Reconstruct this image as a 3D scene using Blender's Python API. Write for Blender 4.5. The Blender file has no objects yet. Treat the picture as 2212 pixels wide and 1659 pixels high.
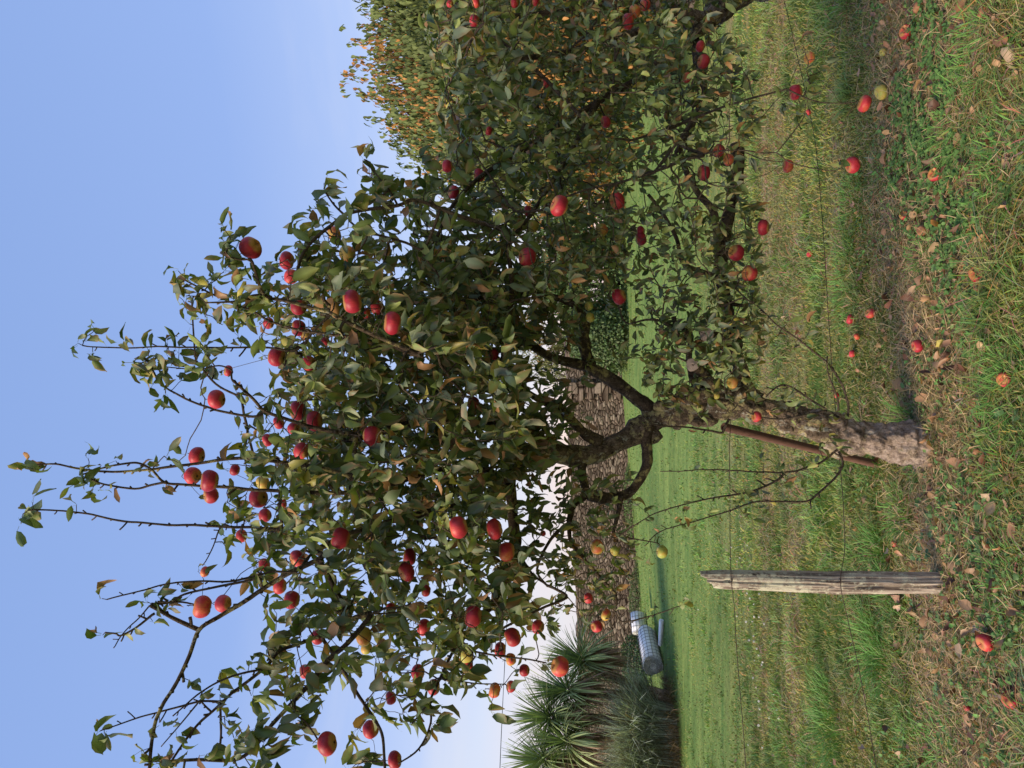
import bpy, math, random
import numpy as np
from mathutils import Vector, Matrix

# ------------------------------------------------------------------ camera, sky, sun, exposure
S = bpy.context.scene
COL = S.collection
rng = np.random.default_rng(7)
random.seed(7)
PITCH = math.radians(7.03)
EYE = 1.55
FPX = 1597.0                      # focal length in units of a 2212 px wide picture
CX, CY = 1106.0, 829.5
Fv = np.array([0, math.cos(PITCH), math.sin(PITCH)])
Uv = np.array([0, -math.sin(PITCH), math.cos(PITCH)])
Rv = np.array([1.0, 0, 0])
CAMP = np.array([0, 0, EYE])

cam = bpy.data.cameras.new('camera')
camo = bpy.data.objects.new('camera', cam)
COL.objects.link(camo)
cam.sensor_width = 36
cam.lens = 36 * FPX / 2212
cam.clip_start = 0.05
cam.clip_end = 600
X, Y, Z = -Uv, Rv, -Fv           # the phone was held sideways: the picture's left is up
camo.matrix_world = Matrix(((X[0], Y[0], Z[0], 0), (X[1], Y[1], Z[1], 0), (X[2], Y[2], Z[2], EYE), (0, 0, 0, 1)))
S.camera = camo

SUN_AZ = math.radians(-122)      # towards the sun, clockwise from +Y: behind the camera, to the left
SUN_EL = math.radians(33)
world = bpy.data.worlds.new('World')
S.world = world
world.use_nodes = True
wn = world.node_tree
wn.nodes.clear()
sky = wn.nodes.new('ShaderNodeTexSky')
sky.sky_type = 'NISHITA'
sky.sun_disc = False
sky.sun_elevation = SUN_EL
sky.sun_rotation = SUN_AZ
sky.air_density = 1.0
sky.dust_density = 0.6
sky.ozone_density = 1.0
geo = wn.nodes.new('ShaderNodeNewGeometry')
sep = wn.nodes.new('ShaderNodeSeparateXYZ')
ramp = wn.nodes.new('ShaderNodeValToRGB')
neg = wn.nodes.new('ShaderNodeMath'); neg.operation = 'MULTIPLY'; neg.inputs[1].default_value = -1
wn.links.new(geo.outputs['Incoming'], sep.inputs[0])
wn.links.new(sep.outputs['Z'], neg.inputs[0])
wn.links.new(neg.outputs[0], ramp.inputs[0])
els = ramp.color_ramp.elements
els[0].position = 0.0; els[0].color = (1.00, 0.66, 0.62, 1)
els[1].position = 0.75; els[1].color = (0.29, 0.45, 0.87, 1)
for p, c in ((0.045, (1.04, 0.76, 0.69, 1)), (0.095, (0.90, 0.83, 0.90, 1)), (0.15, (0.73, 0.80, 1.01, 1)), (0.26, (0.52, 0.65, 1.01, 1)), (0.45, (0.34, 0.50, 0.94, 1))):
    e = els.new(p); e.color = c
# thin high veil near the horizon
tc = wn.nodes.new('ShaderNodeTexCoord')
mp = wn.nodes.new('ShaderNodeMapping'); mp.inputs['Scale'].default_value = (1.2, 1.2, 6)
nz = wn.nodes.new('ShaderNodeTexNoise'); nz.inputs['Scale'].default_value = 2.2; nz.inputs['Detail'].default_value = 5
wn.links.new(tc.outputs['Generated'], mp.inputs[0]); wn.links.new(mp.outputs[0], nz.inputs['Vector'])
cr = wn.nodes.new('ShaderNodeValToRGB')
cr.color_ramp.elements[0].position = 0.46; cr.color_ramp.elements[0].color = (0, 0, 0, 1)
cr.color_ramp.elements[1].position = 0.66; cr.color_ramp.elements[1].color = (0.75, 0.75, 0.75, 1)
wn.links.new(nz.outputs['Fac'], cr.inputs[0])
fade = wn.nodes.new('ShaderNodeMapRange'); fade.inputs['From Min'].default_value = 0.45; fade.inputs['From Max'].default_value = 0.12
wn.links.new(neg.outputs[0], fade.inputs['Value'])
cm = wn.nodes.new('ShaderNodeMath'); cm.operation = 'MULTIPLY'
wn.links.new(cr.outputs[0], cm.inputs[0]); wn.links.new(fade.outputs[0], cm.inputs[1])
veil = wn.nodes.new('ShaderNodeMix'); veil.data_type = 'RGBA'
wn.links.new(cm.outputs[0], veil.inputs['Factor'])
wn.links.new(ramp.outputs[0], veil.inputs['A']); veil.inputs['B'].default_value = (0.80, 0.82, 0.95, 1)
# physical sky gives the brightness pattern, the ramp the dusk colours
mixs = wn.nodes.new('ShaderNodeMix'); mixs.data_type = 'RGBA'
SKY_MIX = 0.80
mixs.inputs['Factor'].default_value = SKY_MIX
sc1 = wn.nodes.new('ShaderNodeVectorMath'); sc1.operation = 'SCALE'; sc1.inputs['Scale'].default_value = 7.6
wn.links.new(veil.outputs['Result'], sc1.inputs[0])
wn.links.new(sky.outputs[0], mixs.inputs['A']); wn.links.new(sc1.outputs[0], mixs.inputs['B'])
bg = wn.nodes.new('ShaderNodeBackground'); bg.inputs['Strength'].default_value = 0.10
wo = wn.nodes.new('ShaderNodeOutputWorld')
wn.links.new(mixs.outputs['Result'], bg.inputs[0]); wn.links.new(bg.outputs[0], wo.inputs[0])

sun = bpy.data.lights.new('sun', 'SUN')
sun.energy = 4.2
sun.angle = math.radians(26)
sun.color = (1.0, 0.82, 0.62)
suno = bpy.data.objects.new('sun', sun)
COL.objects.link(suno)
sd = Vector((math.sin(SUN_AZ) * math.cos(SUN_EL), math.cos(SUN_AZ) * math.cos(SUN_EL), math.sin(SUN_EL)))
suno.rotation_euler = sd.to_track_quat('Z', 'Y').to_euler()
S.view_settings.view_transform = 'Standard'
S.view_settings.look = 'None'
S.view_settings.exposure = 0.45
S.view_settings.gamma = 1
S.render.engine = 'CYCLES'
S.cycles.max_bounces = 5
S.cycles.diffuse_bounces = 3
S.cycles.transmission_bounces = 3
S.cycles.transparent_max_bounces = 4
S.cycles.use_denoising = True

# ------------------------------------------------------------------ geometry of the view
def D(u, v):
    return Fv - Uv * ((u - CX) / FPX) - Rv * ((v - CY) / FPX)
def P(u, v, d):
    """A real point at distance d in front of the lens plane."""
    return CAMP + D(u, v) * d
def proj(p):
    q = p - CAMP
    d = q @ Fv
    return CX - (q @ Uv) / d * FPX, CY - (q @ Rv) / d * FPX, d
def smooth(a, b, x):
    t = np.clip((x - a) / (b - a), 0, 1)
    return t * t * (3 - 2 * t)
def hash3(ix, iy, iz, seed):
    h = (ix.astype(np.int64) * 374761393 + iy.astype(np.int64) * 668265263 + iz.astype(np.int64) * 2147483647 + seed * 974711) & 0xffffffff
    h = ((h ^ (h >> 13)) * 1274126177) & 0xffffffff
    h = ((h ^ (h >> 16)) * 2246822519) & 0xffffffff
    return ((h ^ (h >> 15)) & 0xffff) / 65535.0
def vnoise(p, seed=0):
    p = np.asarray(p, float)
    i = np.floor(p).astype(np.int64); f = p - i; f = f * f * (3 - 2 * f)
    r = 0
    for a in (0, 1):
        for b in (0, 1):
            for c in (0, 1):
                w = (f[:, 0] if a else 1 - f[:, 0]) * (f[:, 1] if b else 1 - f[:, 1]) * (f[:, 2] if c else 1 - f[:, 2])
                r = r + w * hash3(i[:, 0] + a, i[:, 1] + b, i[:, 2] + c, seed)
    return r
def fbm(p, oct=4, seed=0):
    p = np.asarray(p, float); s = 0; a = 0.5; t = 0
    for k in range(oct):
        s = s + a * vnoise(p * 2 ** k + 11.3 * k, seed + k); t += a; a *= 0.5
    return s / t
def gz(x, y):
    x = np.asarray(x, float); y = np.asarray(y, float)
    far = smooth(11, 25, y) * np.clip(0.93 + 0.08 * np.minimum(x, 0), 0.0, 1.0)
    bump = 0.05 * (fbm(np.stack([x * 0.7, y * 0.7, 0 * x], -1).reshape(-1, 3), 3, 5).reshape(x.shape) - 0.5)
    return far + bump
def G(u, v, h=0.0):
    """Where the sight line meets the ground (raised by h)."""
    d = D(u, v)
    t = np.linspace(1.0, 60, 6000)
    p = CAMP[None] + d[None] * t[:, None]
    below = p[:, 2] < gz(p[:, 0], p[:, 1]) + h
    k = int(np.argmax(below)) if below.any() else len(t) - 1
    q = p[k]
    return np.array([q[0], q[1], float(gz(q[0], q[1])) + h])

# ------------------------------------------------------------------ mesh collecting
class MB:
    def __init__(s): s.V = []; s.Q = []; s.T = []; s.C = []; s.n = 0; s.QM = []; s.TM = []
    def add(s, V, Q=None, T=None, C=None, m=0):
        V = np.asarray(V, float).reshape(-1, 3)
        if Q is not None and len(Q): s.Q.append(np.asarray(Q) + s.n); s.QM.append(np.full(len(Q), m))
        if T is not None and len(T): s.T.append(np.asarray(T) + s.n); s.TM.append(np.full(len(T), m))
        s.V.append(V)
        if C is None: C = np.ones((len(V), 3))
        C = np.asarray(C, float)
        if C.ndim == 1: C = np.tile(C, (len(V), 1))
        s.C.append(C); s.n += len(V)
    def mesh(s, name, mats, smooth=True):
        V = np.concatenate(s.V); C = np.concatenate(s.C)
        Q = np.concatenate(s.Q) if s.Q else np.zeros((0, 4), int)
        T = np.concatenate(s.T) if s.T else np.zeros((0, 3), int)
        me = bpy.data.meshes.new(name)
        me.vertices.add(len(V)); me.vertices.foreach_set('co', V.ravel().astype(np.float32))
        li = np.concatenate([Q.ravel(), T.ravel()]).astype(np.int32)
        me.loops.add(len(li)); me.loops.foreach_set('vertex_index', li)
        tot = np.concatenate([np.full(len(Q), 4), np.full(len(T), 3)]).astype(np.int32)
        st = np.concatenate([[0], np.cumsum(tot)[:-1]]).astype(np.int32)
        me.polygons.add(len(tot)); me.polygons.foreach_set('loop_start', st); me.polygons.foreach_set('loop_total', tot)
        me.polygons.foreach_set('use_smooth', np.full(len(tot), smooth))
        if not isinstance(mats, (list, tuple)): mats = [mats]
        for m in mats: me.materials.append(m)
        if len(mats) > 1:
            mi = np.concatenate((s.QM or [np.zeros(0)]) + (s.TM or [np.zeros(0)])).astype(np.int32)
            me.polygons.foreach_set('material_index', mi)
        a = me.attributes.new('col', 'FLOAT_COLOR', 'POINT')
        a.data.foreach_set('color', np.concatenate([C, np.ones((len(C), 1))], 1).ravel().astype(np.float32))
        me.update(calc_edges=True)
        return me
def link(name, me, parent=None, loc=None):
    o = bpy.data.objects.new(name, me); COL.objects.link(o)
    if loc is not None: o.location = loc
    if parent is not None:
        o.parent = parent
        if loc is None:
            o.location = -Vector(parent.location)      # geometry is given in world coordinates
    return o
def tag(o, label=None, cat=None, group=None, kind=None):
    if label: o['label'] = label
    if cat: o['category'] = cat
    if group: o['group'] = group
    if kind: o['kind'] = kind
    return o
def empty(name, loc, label, cat, group=None):
    o = bpy.data.objects.new(name, None); COL.objects.link(o); o.location = [float(c) for c in loc]; o.empty_display_size = 0.1
    return tag(o, label, cat, group)

def norm(a):
    return a / np.maximum(np.linalg.norm(a, axis=-1, keepdims=True), 1e-9)
def catmull(pts, n):
    pts = np.asarray(pts, float)
    if len(pts) < 3:
        t = np.linspace(0, 1, n * (len(pts) - 1) + 1)[:, None]
        return pts[0] * (1 - t) + pts[-1] * t
    p = np.vstack([2 * pts[0] - pts[1], pts, 2 * pts[-1] - pts[-2]]); out = []
    for i in range(1, len(p) - 2):
        for t in np.linspace(0, 1, n, endpoint=False):
            out.append(0.5 * ((2 * p[i]) + (-p[i - 1] + p[i + 1]) * t + (2 * p[i - 1] - 5 * p[i] + 4 * p[i + 1] - p[i + 2]) * t * t + (-p[i - 1] + 3 * p[i] - 3 * p[i + 1] + p[i + 2]) * t ** 3))
    out.append(p[-2])
    return np.array(out)
def tube(mb, pts, rad, sides=6, rough=0.0, freq=20.0, seed=0, C=None, lump=0.0, m=0, cap=True):
    pts = np.asarray(pts, float); n = len(pts); rad = np.asarray(rad, float) * np.ones(n)
    t = norm(np.gradient(pts, axis=0))
    a = np.array([0, 0, 1.0]) if abs(t[0][2]) < 0.9 else np.array([1.0, 0, 0])
    N = np.zeros((n, 3)); x = norm(np.cross(t[0], a))
    for i in range(n):
        x = x - t[i] * (x @ t[i]); x = x / max(np.linalg.norm(x), 1e-9); N[i] = x
    B = np.cross(t, N)
    th = np.linspace(0, 2 * math.pi, sides, endpoint=False)
    dirs = N[:, None] * np.cos(th)[None, :, None] + B[:, None] * np.sin(th)[None, :, None]
    V = pts[:, None] + dirs * rad[:, None, None]
    if rough or lump:
        f = V.reshape(-1, 3)
        dsp = rough * (fbm(f * freq, 4, seed) - 0.5) * 2
        if lump: dsp = dsp + lump * np.clip(fbm(f * freq * 0.35, 2, seed + 9) - 0.52, 0, 1) * 5
        V = V + dirs * (dsp.reshape(n, sides) * rad[:, None])[..., None]
    i = np.arange(n - 1)[:, None] * sides; j = np.arange(sides)[None]; k = (j + 1) % sides
    Q = np.stack([i + j, i + k, i + sides + k, i + sides + j], -1).reshape(-1, 4)
    V = V.reshape(-1, 3)
    T = None
    if cap:
        V = np.vstack([V, pts[0], pts[-1]])
        b = n * sides; jj = np.arange(sides); kk = (jj + 1) % sides
        T = np.concatenate([np.stack([kk, jj, 0 * jj + b], -1), np.stack([(n - 1) * sides + jj, (n - 1) * sides + kk, 0 * jj + b + 1], -1)])
    mb.add(V, Q, T, C, m)
def box(mb, c, sx, sy, sz, rot=0.0, C=None, m=0):
    c = np.asarray(c, float)
    v = np.array([[x, y, z] for x in (-.5, .5) for y in (-.5, .5) for z in (-.5, .5)]) * [sx, sy, sz]
    cs, sn = math.cos(rot), math.sin(rot)
    v = np.stack([v[:, 0] * cs - v[:, 1] * sn, v[:, 0] * sn + v[:, 1] * cs, v[:, 2]], -1) + c
    mb.add(v, [[0, 1, 3, 2], [4, 6, 7, 5], [0, 4, 5, 1], [2, 3, 7, 6], [0, 2, 6, 4], [1, 5, 7, 3]], None, C, m)

# ------------------------------------------------------------------ leaves and blades (vectorised)
LS = np.array([0, .2, .48, .76, 1.0]); LW = np.array([.10, .82, 1, .68, .03])
def leaves(mb, base, dirv, nrm, L, W, curl, fold, Ctop, Cedge, edge_amt, petiole=None, pw=0.0009):
    """base/dirv/nrm Nx3; one leaf blade each, bent along its length and folded on its midrib."""
    n = len(base)
    if n == 0: return
    t = norm(dirv); nn = norm(nrm - t * np.sum(nrm * t, 1, keepdims=True)); sd_ = np.cross(t, nn)
    curl = np.where(np.abs(curl) < 0.05, 0.05, curl)
    V = np.zeros((n, 5, 3, 3)); C = np.zeros((n, 5, 3, 3))
    wob = rng.normal(0, 0.11, (n, 5, 3))
    for a, (s, w) in enumerate(zip(LS, LW)):
        al = np.sin(curl * s) / curl; dn = (1 - np.cos(curl * s)) / curl
        for b, x in enumerate((-1, 0, 1)):
            V[:, a, b] = base + t * (L * al)[:, None] - nn * (L * dn)[:, None] + sd_ * (W * 0.5 * w * x * (1 - 0.25 * np.abs(fold)))[:, None] \
                + nn * (W * 0.5 * w * abs(x) * fold + W * wob[:, a, b] * (0.3 + abs(x)))[:, None]
            e = edge_amt * (1.0 if (abs(x) == 1 and s > .3) else (0.9 if s > .95 else 0.04 + 0.25 * (s > 0.7))) * rng.uniform(0.3, 1.3, n)
            e = np.clip(e, 0, 1)[:, None]
            base_c = Ctop * (1.22 if x == 0 else 1.0) * rng.uniform(0.85, 1.12, (n, 1))
            C[:, a, b] = base_c * (1 - e) + Cedge * e
    q = []
    for a in range(4):
        for b in range(2):
            q.append([a * 3 + b, a * 3 + b + 1, a * 3 + b + 4, a * 3 + b + 3])
    Q = (np.arange(n)[:, None, None] * 15 + np.array(q)[None]).reshape(-1, 4)
    mb.add(V.reshape(-1, 3), Q, None, C.reshape(-1, 3))
    if petiole is not None:
        s2 = sd_ * pw
        pv = np.stack([petiole - s2, petiole + s2, base + t * 0.004 + s2, base + t * 0.004 - s2], 1).reshape(-1, 3)
        pc = np.tile(np.array([[.16, .17, .07]]), (n * 4, 1))
        mb.add(pv, np.arange(n * 4).reshape(-1, 4), None, pc)
def blades(mb, base, h, w, lean, az, C, bend=1.0, tipc=None):
    """base Nx3, lean = total horizontal reach as a share of h."""
    n = len(base)
    if n == 0: return
    d = np.stack([np.cos(az), np.sin(az), 0 * az], -1)
    side = np.stack([-np.sin(az), np.cos(az), 0 * az], -1)
    tw = rng.uniform(-1.2, 1.2, n); side = norm(side * np.cos(tw)[:, None] + d * np.sin(tw)[:, None])
    V = np.zeros((n, 7, 3)); Cc = np.zeros((n, 7, 3))
    for k, (s, ww) in enumerate(((0, .8), (.4, 1), (.75, .7), (1, 0))):
        up = h * (s - 0.28 * lean * s ** 3 * bend); out = h * lean * s ** (1 + 0.8 * bend)
        c = base + d * out[:, None] + np.array([0, 0, 1.0]) * up[:, None]
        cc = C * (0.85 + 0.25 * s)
        if tipc is not None: cc = cc * (1 - tipc[:, None] * s) + np.array([.30, .26, .12]) * tipc[:, None] * s
        if k < 3:
            V[:, 2 * k] = c - side * (w * ww * .5)[:, None]; V[:, 2 * k + 1] = c + side * (w * ww * .5)[:, None]
            Cc[:, 2 * k] = cc; Cc[:, 2 * k + 1] = cc
        else: V[:, 6] = c; Cc[:, 6] = cc
    o = np.arange(n)[:, None, None] * 7
    Q = (o + np.array([[0, 1, 3, 2], [2, 3, 5, 4]])[None]).reshape(-1, 4)
    T = (o + np.array([[4, 5, 6]])[None]).reshape(-1, 3)
    mb.add(V.reshape(-1, 3), Q, T, Cc.reshape(-1, 3))

# ------------------------------------------------------------------ materials
def mat(name):
    m = bpy.data.materials.new(name); m.use_nodes = True
    nt = m.node_tree; b = nt.nodes['Principled BSDF']
    return m, nt, b
def N(nt, t, **kw):
    n = nt.nodes.new(t)
    for k, v in kw.items():
        if k in n.inputs.keys(): n.inputs[k].default_value = v
        else: setattr(n, k, v)
    return n
def rampn(nt, fac, stops):
    r = N(nt, 'ShaderNodeValToRGB'); e = r.color_ramp.elements
    e[0].position, e[0].color = stops[0][0], (*stops[0][1], 1)
    e[1].position, e[1].color = stops[-1][0], (*stops[-1][1], 1)
    for p, c in stops[1:-1]:
        x = e.new(p); x.color = (*c, 1)
    nt.links.new(fac, r.inputs[0]); return r.outputs[0]
def mixc(nt, fac, a, b, mode='MIX'):
    m = N(nt, 'ShaderNodeMix'); m.data_type = 'RGBA'; m.blend_type = mode
    for i, s in (('Factor', fac), ('A', a), ('B', b)):
        if hasattr(s, 'is_output'): nt.links.new(s, m.inputs[i])
        else: m.inputs[i].default_value = s if i == 'Factor' else (*s, 1)
    return m.outputs['Result']
def leaf_material(name, rough=0.5, spec=0.35, trans=0.18, under=(1.4, 1.35, 1.25), undermix=0.5, noise=60, spots=True):
    m, nt, b = mat(name)
    at = N(nt, 'ShaderNodeAttribute', attribute_name='col')
    g = N(nt, 'ShaderNodeNewGeometry')
    pale = mixc(nt, 1.0, at.outputs['Color'], under, 'MULTIPLY')
    c = mixc(nt, g.outputs['Backfacing'], at.outputs['Color'], pale)
    if spots:
        nz_ = N(nt, 'ShaderNodeTexNoise', Scale=float(noise), Detail=4.0, Roughness=0.65)
        f = rampn(nt, nz_.outputs['Fac'], [(0.60, (0, 0, 0)), (0.72, (.75, .75, .75))])
        c = mixc(nt, f, c, (.16, .10, .035))
    nt.links.new(c, b.inputs['Base Color'])
    b.inputs['Roughness'].default_value = rough
    b.inputs['Specular IOR Level'].default_value = spec
    tr = N(nt, 'ShaderNodeBsdfTranslucent'); tcol = mixc(nt, 1.0, c, (1.3, 1.5, .6), 'MULTIPLY'); nt.links.new(tcol, tr.inputs[0])
    ms = N(nt, 'ShaderNodeMixShader'); ms.inputs[0].default_value = trans
    nt.links.new(b.outputs[0], ms.inputs[1]); nt.links.new(tr.outputs[0], ms.inputs[2])
    nt.links.new(ms.outputs[0], nt.nodes['Material Output'].inputs[0])
    return m
M_leaf = leaf_material('apple_leaf')
M_far = leaf_material('chestnut_leaf', 0.6, 0.2, 0.15, spots=False)
M_blade = leaf_material('grass_blade', 0.55, 0.25, 0.22, (1.1, 1.1, 1.1), spots=False)
M_sword = leaf_material('sword_leaf', 0.45, 0.35, 0.1, (1.1, 1.1, 1.1), spots=False)
def bark_material(name, c0=(.035, .024, .017), c1=(.15, .11, .075), lichen=(.36, .35, .20), amt=0.56, scale=18, grey=(.34, .34, .27), basepale=False):
    m, nt, b = mat(name)
    tcn = N(nt, 'ShaderNodeTexCoord')
    n1 = N(nt, 'ShaderNodeTexNoise', Scale=float(scale), Detail=8.0, Roughness=0.7)
    n2 = N(nt, 'ShaderNodeTexNoise', Scale=scale * 0.45, Detail=6.0, Roughness=0.75)
    n3 = N(nt, 'ShaderNodeTexNoise', Scale=scale * 0.8, Detail=6.0, Roughness=0.8)
    vo = N(nt, 'ShaderNodeTexVoronoi', Scale=scale * 2.2); vo.feature = 'DISTANCE_TO_EDGE'
    mpn = N(nt, 'ShaderNodeMapping'); mpn.inputs['Scale'].default_value = (1, 1, .45); mpn.inputs['Location'].default_value = (3, 7, 1)
    for n in (n1, n2, vo): nt.links.new(tcn.outputs['Object'], n.inputs['Vector'])
    nt.links.new(tcn.outputs['Object'], mpn.inputs[0]); nt.links.new(mpn.outputs[0], n3.inputs['Vector']); nt.links.new(mpn.outputs[0], vo.inputs['Vector'])
    base = rampn(nt, n1.outputs['Fac'], [(.32, c0), (.5, tuple((a + b_) / 2 for a, b_ in zip(c0, c1))), (.66, c1)])
    crack = rampn(nt, vo.outputs['Distance'], [(0.0, (.35, .35, .35)), (0.09, (1, 1, 1))])
    base = mixc(nt, 0.8, base, crack, 'MULTIPLY')
    f = rampn(nt, n2.outputs['Fac'], [(amt, (0, 0, 0)), (amt + .07, (.9, .9, .9))])
    c = mixc(nt, f, base, lichen)
    f2 = rampn(nt, n3.outputs['Fac'], [(amt + .05, (0, 0, 0)), (amt + .10, (.9, .9, .9))])
    c = mixc(nt, f2, c, grey)
    if basepale:      # the flaking foot of the trunk is bare pinkish wood
        sx = N(nt, 'ShaderNodeSeparateXYZ'); nt.links.new(tcn.outputs['Object'], sx.inputs[0])
        n4 = N(nt, 'ShaderNodeTexNoise', Scale=scale * .3, Detail=7.0, Roughness=.75); nt.links.new(mpn.outputs[0], n4.inputs['Vector'])
        mm = N(nt, 'ShaderNodeMath', operation='MULTIPLY_ADD'); nt.links.new(sx.outputs['Z'], mm.inputs[0]); mm.inputs[1].default_value = -.55; nt.links.new(n4.outputs['Fac'], mm.inputs[2])
        f3 = rampn(nt, mm.outputs[0], [(.22, (0, 0, 0)), (.34, (.85, .85, .85))])
        pale = mixc(nt, .4, rampn(nt, n1.outputs['Fac'], [(.36, (.15, .11, .085)), (.50, (.42, .325, .26)), (.68, (.56, .46, .385))]), crack, 'MULTIPLY')
        c = mixc(nt, f3, c, pale)
    nt.links.new(c, b.inputs['Base Color']); b.inputs['Roughness'].default_value = 0.92; b.inputs['Specular IOR Level'].default_value = 0.15
    bp = N(nt, 'ShaderNodeBump', Strength=1.0, Distance=0.02)
    ad = N(nt, 'ShaderNodeMath', operation='ADD'); nt.links.new(n1.outputs['Fac'], ad.inputs[0]); nt.links.new(n3.outputs['Fac'], ad.inputs[1])
    nt.links.new(ad.outputs[0], bp.inputs['Height']); nt.links.new(bp.outputs[0], b.inputs['Normal'])
    return m
M_bark = bark_material('apple_bark', (.028, .019, .013), (.30, .22, .15), (.46, .40, .19), .52, 32, (.50, .49, .40), True)
M_limb = bark_material('limb_bark', (.030, .021, .015), (.15, .108, .072), (.40, .33, .13), .54, 24)
M_twig = bark_material('twig_bark', (.06, .042, .03), (.19, .145, .10), (.2, .17, .09), .66, 60, (.2, .19, .15))

# ------------------------------------------------------------------ the ground
POST = G(2038, 1259)
def fence_y(x): return POST[1] + 0.345 * (np.asarray(x) - POST[0])
def turf(x, y):
    """dry share, bare share (both real states of the turf)."""
    s = y - fence_y(x)
    p = np.stack([x, y, 0 * x], -1).reshape(-1, 3)
    nlow = fbm(p * [0.9, 1.6, 1], 3, 21).reshape(x.shape)
    nst = fbm(p * [0.28, 1.9, 1], 4, 31).reshape(x.shape)
    nhi = fbm(p * 4.5, 3, 41).reshape(x.shape)
    sb = y - (3.74 + np.where(x < 0, .20, .03) * x)
    band = np.exp(-((sb + 0.7 * (nlow - .5)) / 0.50) ** 2)
    streak = smooth(0.50, 0.68, nst) * smooth(0.3, 0.8, s) * (1 - smooth(4.0, 7.5, s))
    front = (1 - smooth(-0.75, -0.35, s)) * (.25 + .75 * smooth(0.42, 0.66, nlow))
    dry = np.clip(0.95 * band * (0.5 + nhi) + 0.48 * streak + 0.28 * front + 0.26 * smooth(.45, .7, nhi) * (1 - smooth(5, 9, s)), 0, 1)
    return dry, band
gx = np.concatenate([[-300, -120, -60, -30, -20], np.linspace(-14, 16, 260), [22, 32, 60, 120, 300]])
gy = np.concatenate([[-60, -20, -6], np.linspace(0, 9, 170), np.linspace(9.15, 34, 150)[0:], [40, 55, 90, 160, 400]])
GX, GY = np.meshgrid(gx, gy)
GZ = gz(GX, GY)
dryg, bandg = turf(GX, GY)
p3 = np.stack([GX, GY, 0 * GX], -1).reshape(-1, 3)
GZ = GZ + (0.022 * (fbm(p3 * 9, 3, 51).reshape(GX.shape) - .5) - 0.012) * (GY < 9.2) * (GY > 0)
mb = MB()
n1_ = fbm(p3 * [0.5, 2.2, 1], 4, 61).reshape(GX.shape)[..., None]
green = np.array([.10, .16, .035]) * (0.75 + 0.5 * n1_)
soil = np.array([.27, .20, .12])
farw = smooth(6.5, 11, GY)[..., None]
green = green * (1 - farw) + np.array([.165, .25, .075]) * (0.78 + 0.44 * n1_) * farw
gc = green * (1 - dryg[..., None]) + soil * 1.3 * dryg[..., None]
ny, nx = GX.shape
ii = np.arange(ny - 1)[:, None] * nx + np.arange(nx - 1)[None]
Qg = np.stack([ii, ii + 1, ii + nx + 1, ii + nx], -1).reshape(-1, 4)
mb.add(np.stack([GX, GY, GZ], -1), Qg, None, gc.reshape(-1, 3))
m, nt, b = mat('turf')
at = N(nt, 'ShaderNodeAttribute', attribute_name='col')
tcn = N(nt, 'ShaderNodeTexCoord')
na = N(nt, 'ShaderNodeTexNoise', Scale=9.0, Detail=10.0, Roughness=0.8)
nb = N(nt, 'ShaderNodeTexNoise', Scale=1.3, Detail=6.0, Roughness=0.7)
mpn = N(nt, 'ShaderNodeMapping'); mpn.inputs['Scale'].default_value = (0.45, 2.2, 1)
nt.links.new(tcn.outputs['Object'], na.inputs['Vector']); nt.links.new(tcn.outputs['Object'], mpn.inputs[0]); nt.links.new(mpn.outputs[0], nb.inputs['Vector'])
c = mixc(nt, 1.0, at.outputs['Color'], rampn(nt, na.outputs['Fac'], [(.3, (.55, .6, .5)), (.5, (1, 1, 1)), (.7, (1.5, 1.35, 1.3))]), 'MULTIPLY')
c = mixc(nt, 1.0, c, rampn(nt, nb.outputs['Fac'], [(.35, (.62, .76, .66)), (.65, (1.22, 1.10, 1.0))]), 'MULTIPLY')
nt.links.new(c, b.inputs['Base Color']); b.inputs['Roughness'].default_value = 0.95; b.inputs['Specular IOR Level'].default_value = 0.1
bp = N(nt, 'ShaderNodeBump', Strength=0.9, Distance=0.03); nt.links.new(na.outputs['Fac'], bp.inputs['Height']); nt.links.new(bp.outputs[0], b.inputs['Normal'])
tag(link('ground', mb.mesh('ground', m)), kind='structure')

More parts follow.
